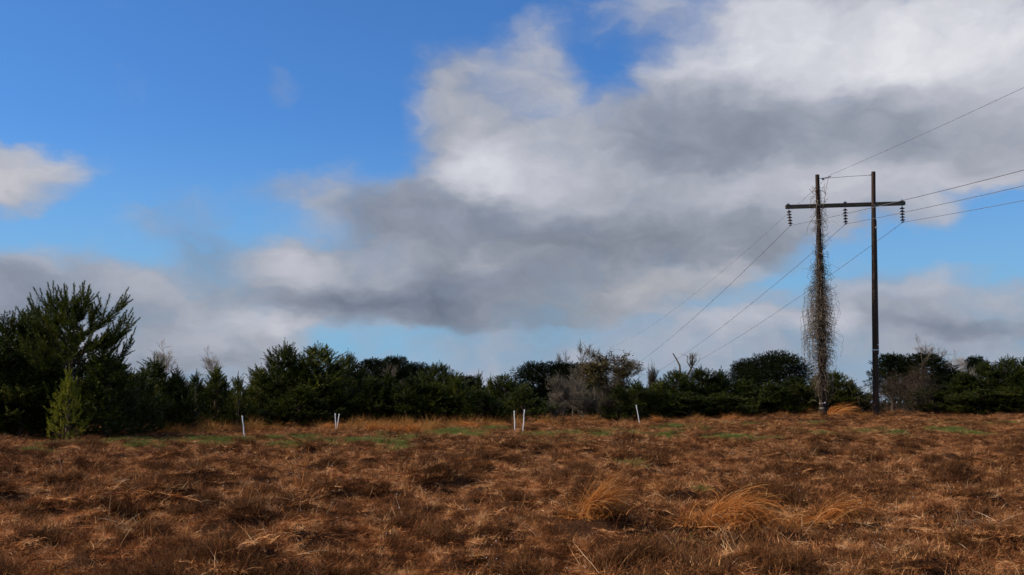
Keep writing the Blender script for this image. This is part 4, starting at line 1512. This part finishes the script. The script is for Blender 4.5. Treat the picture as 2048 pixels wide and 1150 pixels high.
# ------------------------------------------------------------------ clumps of tall orange grass
def clump(px, py, n, spread, length, elev, droop, azim, label, mat='sedge', name='grass_clump', cat='grass clump', width=(0.005, 0.009), seed=1, group=None, fan=0.35, wild=0.26):
    r = np.random.default_rng(seed * 31 + int(px))
    x, y, z = ground_at(px, py)
    g = Geo()
    blades(g, r, n, spread, length, width, elev, droop, azim=(azim, fan) if azim is not None else None, k=6, z0=-0.02, wild=wild)
    if mat == 'sedge' and py > 900:      # a dead, matted base with broken stems pointing all ways
        blades(g, r, n // 2, spread * 2.2, (0.10, 0.45 * length[1]), width, (5, 80), (0.0, 1.6), None, k=6, z0=-0.02, wild=0.4)
    o = link(name, g.mesh(name, M[mat], False), None, (x, y, z))
    tag(o, label, cat, group)
    return o


RIGHT, LEFT, NEAR = 0.0, math.pi, -math.pi / 2
GG = 'clumps of tall orange grass'
# leaning sheaf left of the big mound
clump(1172, 1072, 460, 0.13, (0.25, 0.85), (50, 72), (0.1, 2.4), RIGHT, 'leaning orange grass sheaf with a drooping tip, left of the big orange mound', group=GG, fan=0.30, seed=2)
clump(1205, 1070, 260, 0.20, (0.2, 0.5), (40, 85), (0.6, 1.8), None, 'low skirt of pale grass around the foot of the leaning sheaf', group=GG, seed=3)
# big arching mound
clump(1440, 1072, 950, 0.24, (0.4, 1.1), (20, 75), (1.5, 3.5), -0.2, 'largest mound of long orange grass, arching over to the right in the foreground', group=GG, fan=0.5, width=(0.006, 0.013), seed=4, wild=0.38)
clump(1530, 1072, 480, 0.42, (0.3, 0.7), (35, 80), (1.2, 2.6), -0.4, 'shorter orange grass filling the front of the largest mound', group=GG, fan=0.9, seed=5)
clump(1650, 1064, 620, 0.16, (0.3, 0.9), (18, 60), (1.2, 2.9), 0.0, 'orange grass arching right, right of the largest mound', group=GG, fan=0.28, width=(0.006, 0.010), seed=6)
clump(1322, 992, 300, 0.18, (0.35, 0.6), (55, 88), (1.2, 2.3), None, 'small rounded orange clump behind the gap between the sheaf and the largest mound', group=GG, seed=7)
clump(1130, 962, 160, 0.25, (0.4, 0.8), (4, 22), (0.3, 0.9), LEFT, 'flattened pale orange grass lying behind the leaning sheaf', 'sedge', group=GG, fan=0.5, seed=8)
clump(1070, 946, 60, 0.15, (0.4, 0.6), (15, 40), (1.0, 1.8), RIGHT, 'small bent wisp of orange grass left of the leaning sheaf', group=GG, fan=0.4, seed=9)
clump(598, 1012, 16, 0.10, (0.5, 0.85), (78, 92), (0.0, 0.25), None, 'few upright rust coloured stalks standing left of centre in the foreground', 'sedge', 'weed_stalks', 'dry weed', (0.012, 0.02), seed=10)
clump(1240, 880, 50, 0.12, (0.4, 0.8), (70, 90), (0.1, 0.5), None, 'upright pale stalks in the middle of the field, below the leaning post', 'straw', 'weed_stalks', 'dry weed', seed=11)
clump(735, 925, 90, 0.3, (0.4, 0.8), (4, 25), (0.2, 0.8), RIGHT, 'flattened orange grass in the brown field, below the green patch left of centre', group=GG, fan=0.5, seed=12)
# around the feet of the poles and along the wood
clump(1600, 834, 650, 0.9, (1.0, 2.0), (30, 75), (1.0, 2.2), RIGHT, 'orange grass mound left of the foot of the vine-covered pole', group=GG, fan=1.0, width=(0.02, 0.035), seed=13)
clump(1668, 834, 650, 0.8, (1.1, 2.2), (25, 72), (1.2, 2.3), RIGHT, 'orange grass mound arching right of the foot of the vine-covered pole', group=GG, fan=0.5, width=(0.02, 0.035), seed=14)
clump(1632, 830, 160, 0.3, (0.5, 1.2), (40, 90), (0.6, 1.8), None, 'orange grass around the foot of the vine-covered pole', group=GG, width=(0.02, 0.035), seed=15)
clump(1944, 829, 130, 0.12, (0.9, 1.35), (58, 76), (0.5, 1.3), RIGHT, 'curved wisp of dark orange grass against the dark pines at right', group=GG, fan=0.16, width=(0.02, 0.03), seed=16)
clump(470, 862, 300, 0.6, (0.5, 0.9), (25, 75), (0.8, 1.9), LEFT, 'orange grass mound just left of the leftmost white post', group=GG, fan=0.9, width=(0.014, 0.024), seed=17)
clump(60, 875, 280, 0.5, (0.5, 1.0), (35, 85), (0.4, 1.6), None, 'orange grass clump under the dark pines at the far left', group=GG, width=(0.012, 0.022), seed=18)
clump(650, 862, 300, 0.5, (0.6, 1.1), (25, 60), (1.0, 2.0), RIGHT, 'arching pale orange grass at the foot of the V-shaped posts', group=GG, fan=0.5, width=(0.016, 0.026), seed=19)
for i, (px, py, lab) in enumerate(((745, 866, 'first of the reddish grass tussocks right of the V-shaped posts'), (790, 868, 'second reddish grass tussock right of the V-shaped posts'),
                                   (826, 872, 'last and reddest grass tussock right of the V-shaped posts'))):
    clump(px, py, 360, 0.35, (0.5, 0.95), (55, 90), (0.3, 1.5), None, lab, group=GG, width=(0.016, 0.026), seed=20 + i)
clump(945, 856, 340, 0.7, (0.6, 1.1), (20, 60), (1.0, 2.0), LEFT, 'arching orange grass left of the two upright white posts', group=GG, fan=0.8, width=(0.018, 0.028), seed=24)
clump(1010, 856, 300, 0.8, (0.5, 0.95), (20, 65), (0.8, 1.8), LEFT, 'bright orange grass right behind the two upright white posts', group=GG, fan=1.0, width=(0.018, 0.028), seed=25)
clump(1080, 852, 260, 0.6, (0.5, 0.9), (20, 65), (0.8, 1.8), RIGHT, 'orange grass right of the two upright white posts', group=GG, fan=1.0, width=(0.018, 0.028), seed=26)
clump(1322, 848, 200, 0.4, (0.5, 0.9), (25, 75), (0.8, 1.9), LEFT, 'orange grass at the wood edge right of the leaning white post', group=GG, fan=0.8, width=(0.018, 0.028), seed=27)
clump(1460, 842, 260, 0.6, (0.5, 1.0), (30, 85), (0.6, 1.6), None, 'brownish grass clump at the wood edge below the small umbrella-topped pine', group=GG, width=(0.018, 0.028), seed=28)


def tall_grass_band():
    """the ragged hem of tall dry grass along the foot of the wood"""
    r = np.random.default_rng(9)
    ms = []
    for k in range(4):
        g = Geo()
        blades(g, r, 60, 0.30, (0.2, 1.05), (0.009, 0.018), (40, 90), (0.0, 1.7), k=4)
        ms.append(g.mesh('hem', M['hem'], False))
    P, S = [], []
    segs = [(190, 420, 862, 871, 230, 0.85), (420, 520, 858, 868, 90, 0.9), (520, 650, 852, 866, 90, 0.7), (640, 900, 846, 866, 330, 0.85), (880, 1130, 842, 856, 240, 0.85),
            (1130, 1420, 837, 846, 190, 0.6), (1420, 1760, 830, 838, 220, 0.65), (1760, 2048, 826, 833, 150, 0.6), (-40, 190, 866, 876, 80, 0.7), (900, 2048, 840, 880, 90, 0.45)]
    for (x0, x1, y0, y1, n, s) in segs:
        for k in range(n):
            x, y, z = ground_at(r.uniform(x0, x1), r.uniform(y0, y1))
            if vnoise(x / 1.6, y / 1.6, 61) < -0.04:
                continue
            P.append((x, y, z))
            S.append(s * r.uniform(0.45, 1.3))
    n = len(P)
    scatter('tall_dry_grass', ms, dict(pos=np.array(P), rot=np.stack([r.normal(0, 0.15, n), r.normal(0, 0.15, n), r.uniform(0, 6.28, n)], -1).astype(np.float32),
                                       size=np.array(S, np.float32), pick=r.integers(0, 4, n).astype(np.int32)),
            'ragged hem of tall orange dry grass along the foot of the trees')


tall_grass_band()
# dark brown tussocks one can tell apart in the foreground
TG = 'dark brown grass tussocks in the foreground'
for i, (px, py, sp, ln_, n, lab) in enumerate((
        (1052, 1150, 0.22, 0.42, 900, 'dark brown tussock cut by the bottom edge just right of the middle'),
        (320, 1088, 0.24, 0.36, 800, 'domed dark brown tussock at lower left'),
        (182, 958, 0.35, 0.40, 700, 'dark tussock left, a third of the way down the field'),
        (1248, 1002, 0.35, 0.32, 700, 'low tussock coloured dark for the shaded hollow right of the leaning orange sheaf'),  # its dark colour stands in for shade beside the sheaf
        (66, 1100, 0.28, 0.34, 800, 'dark brown tussock at the lower left corner'),
        (790, 1062, 0.26, 0.34, 700, 'dark brown tussock in the foreground left of the middle'),
        (1300, 1130, 0.24, 0.24, 600, 'dark brown tussock below the largest orange mound'),
        (1545, 905, 0.5, 0.45, 700, 'dark reddish tussock in the middle distance left of the poles'),
        (1285, 928, 0.35, 0.36, 600, 'dark tussock behind the small rounded orange clump'),
        (1560, 932, 0.4, 0.40, 600, 'black looking tussock below the reddish one left of the poles'),
        (1950, 1100, 0.3, 0.34, 800, 'dark brown tussock at the lower right corner'),
        (545, 912, 0.5, 0.40, 600, 'broad dark tussock beside the green grass left of centre'),
        (580, 1070, 0.28, 0.32, 700, 'dark brown tussock between the upright rust stalks and the bottom edge'))):
    clump(px, py, n, sp, (ln_ * 0.5, ln_), (30, 90), (0.2, 1.7), None, lab, 'tussock', 'grass_tussock', 'grass tussock', (0.004, 0.009) if py > 960 else (0.008, 0.016), 40 + i, TG)
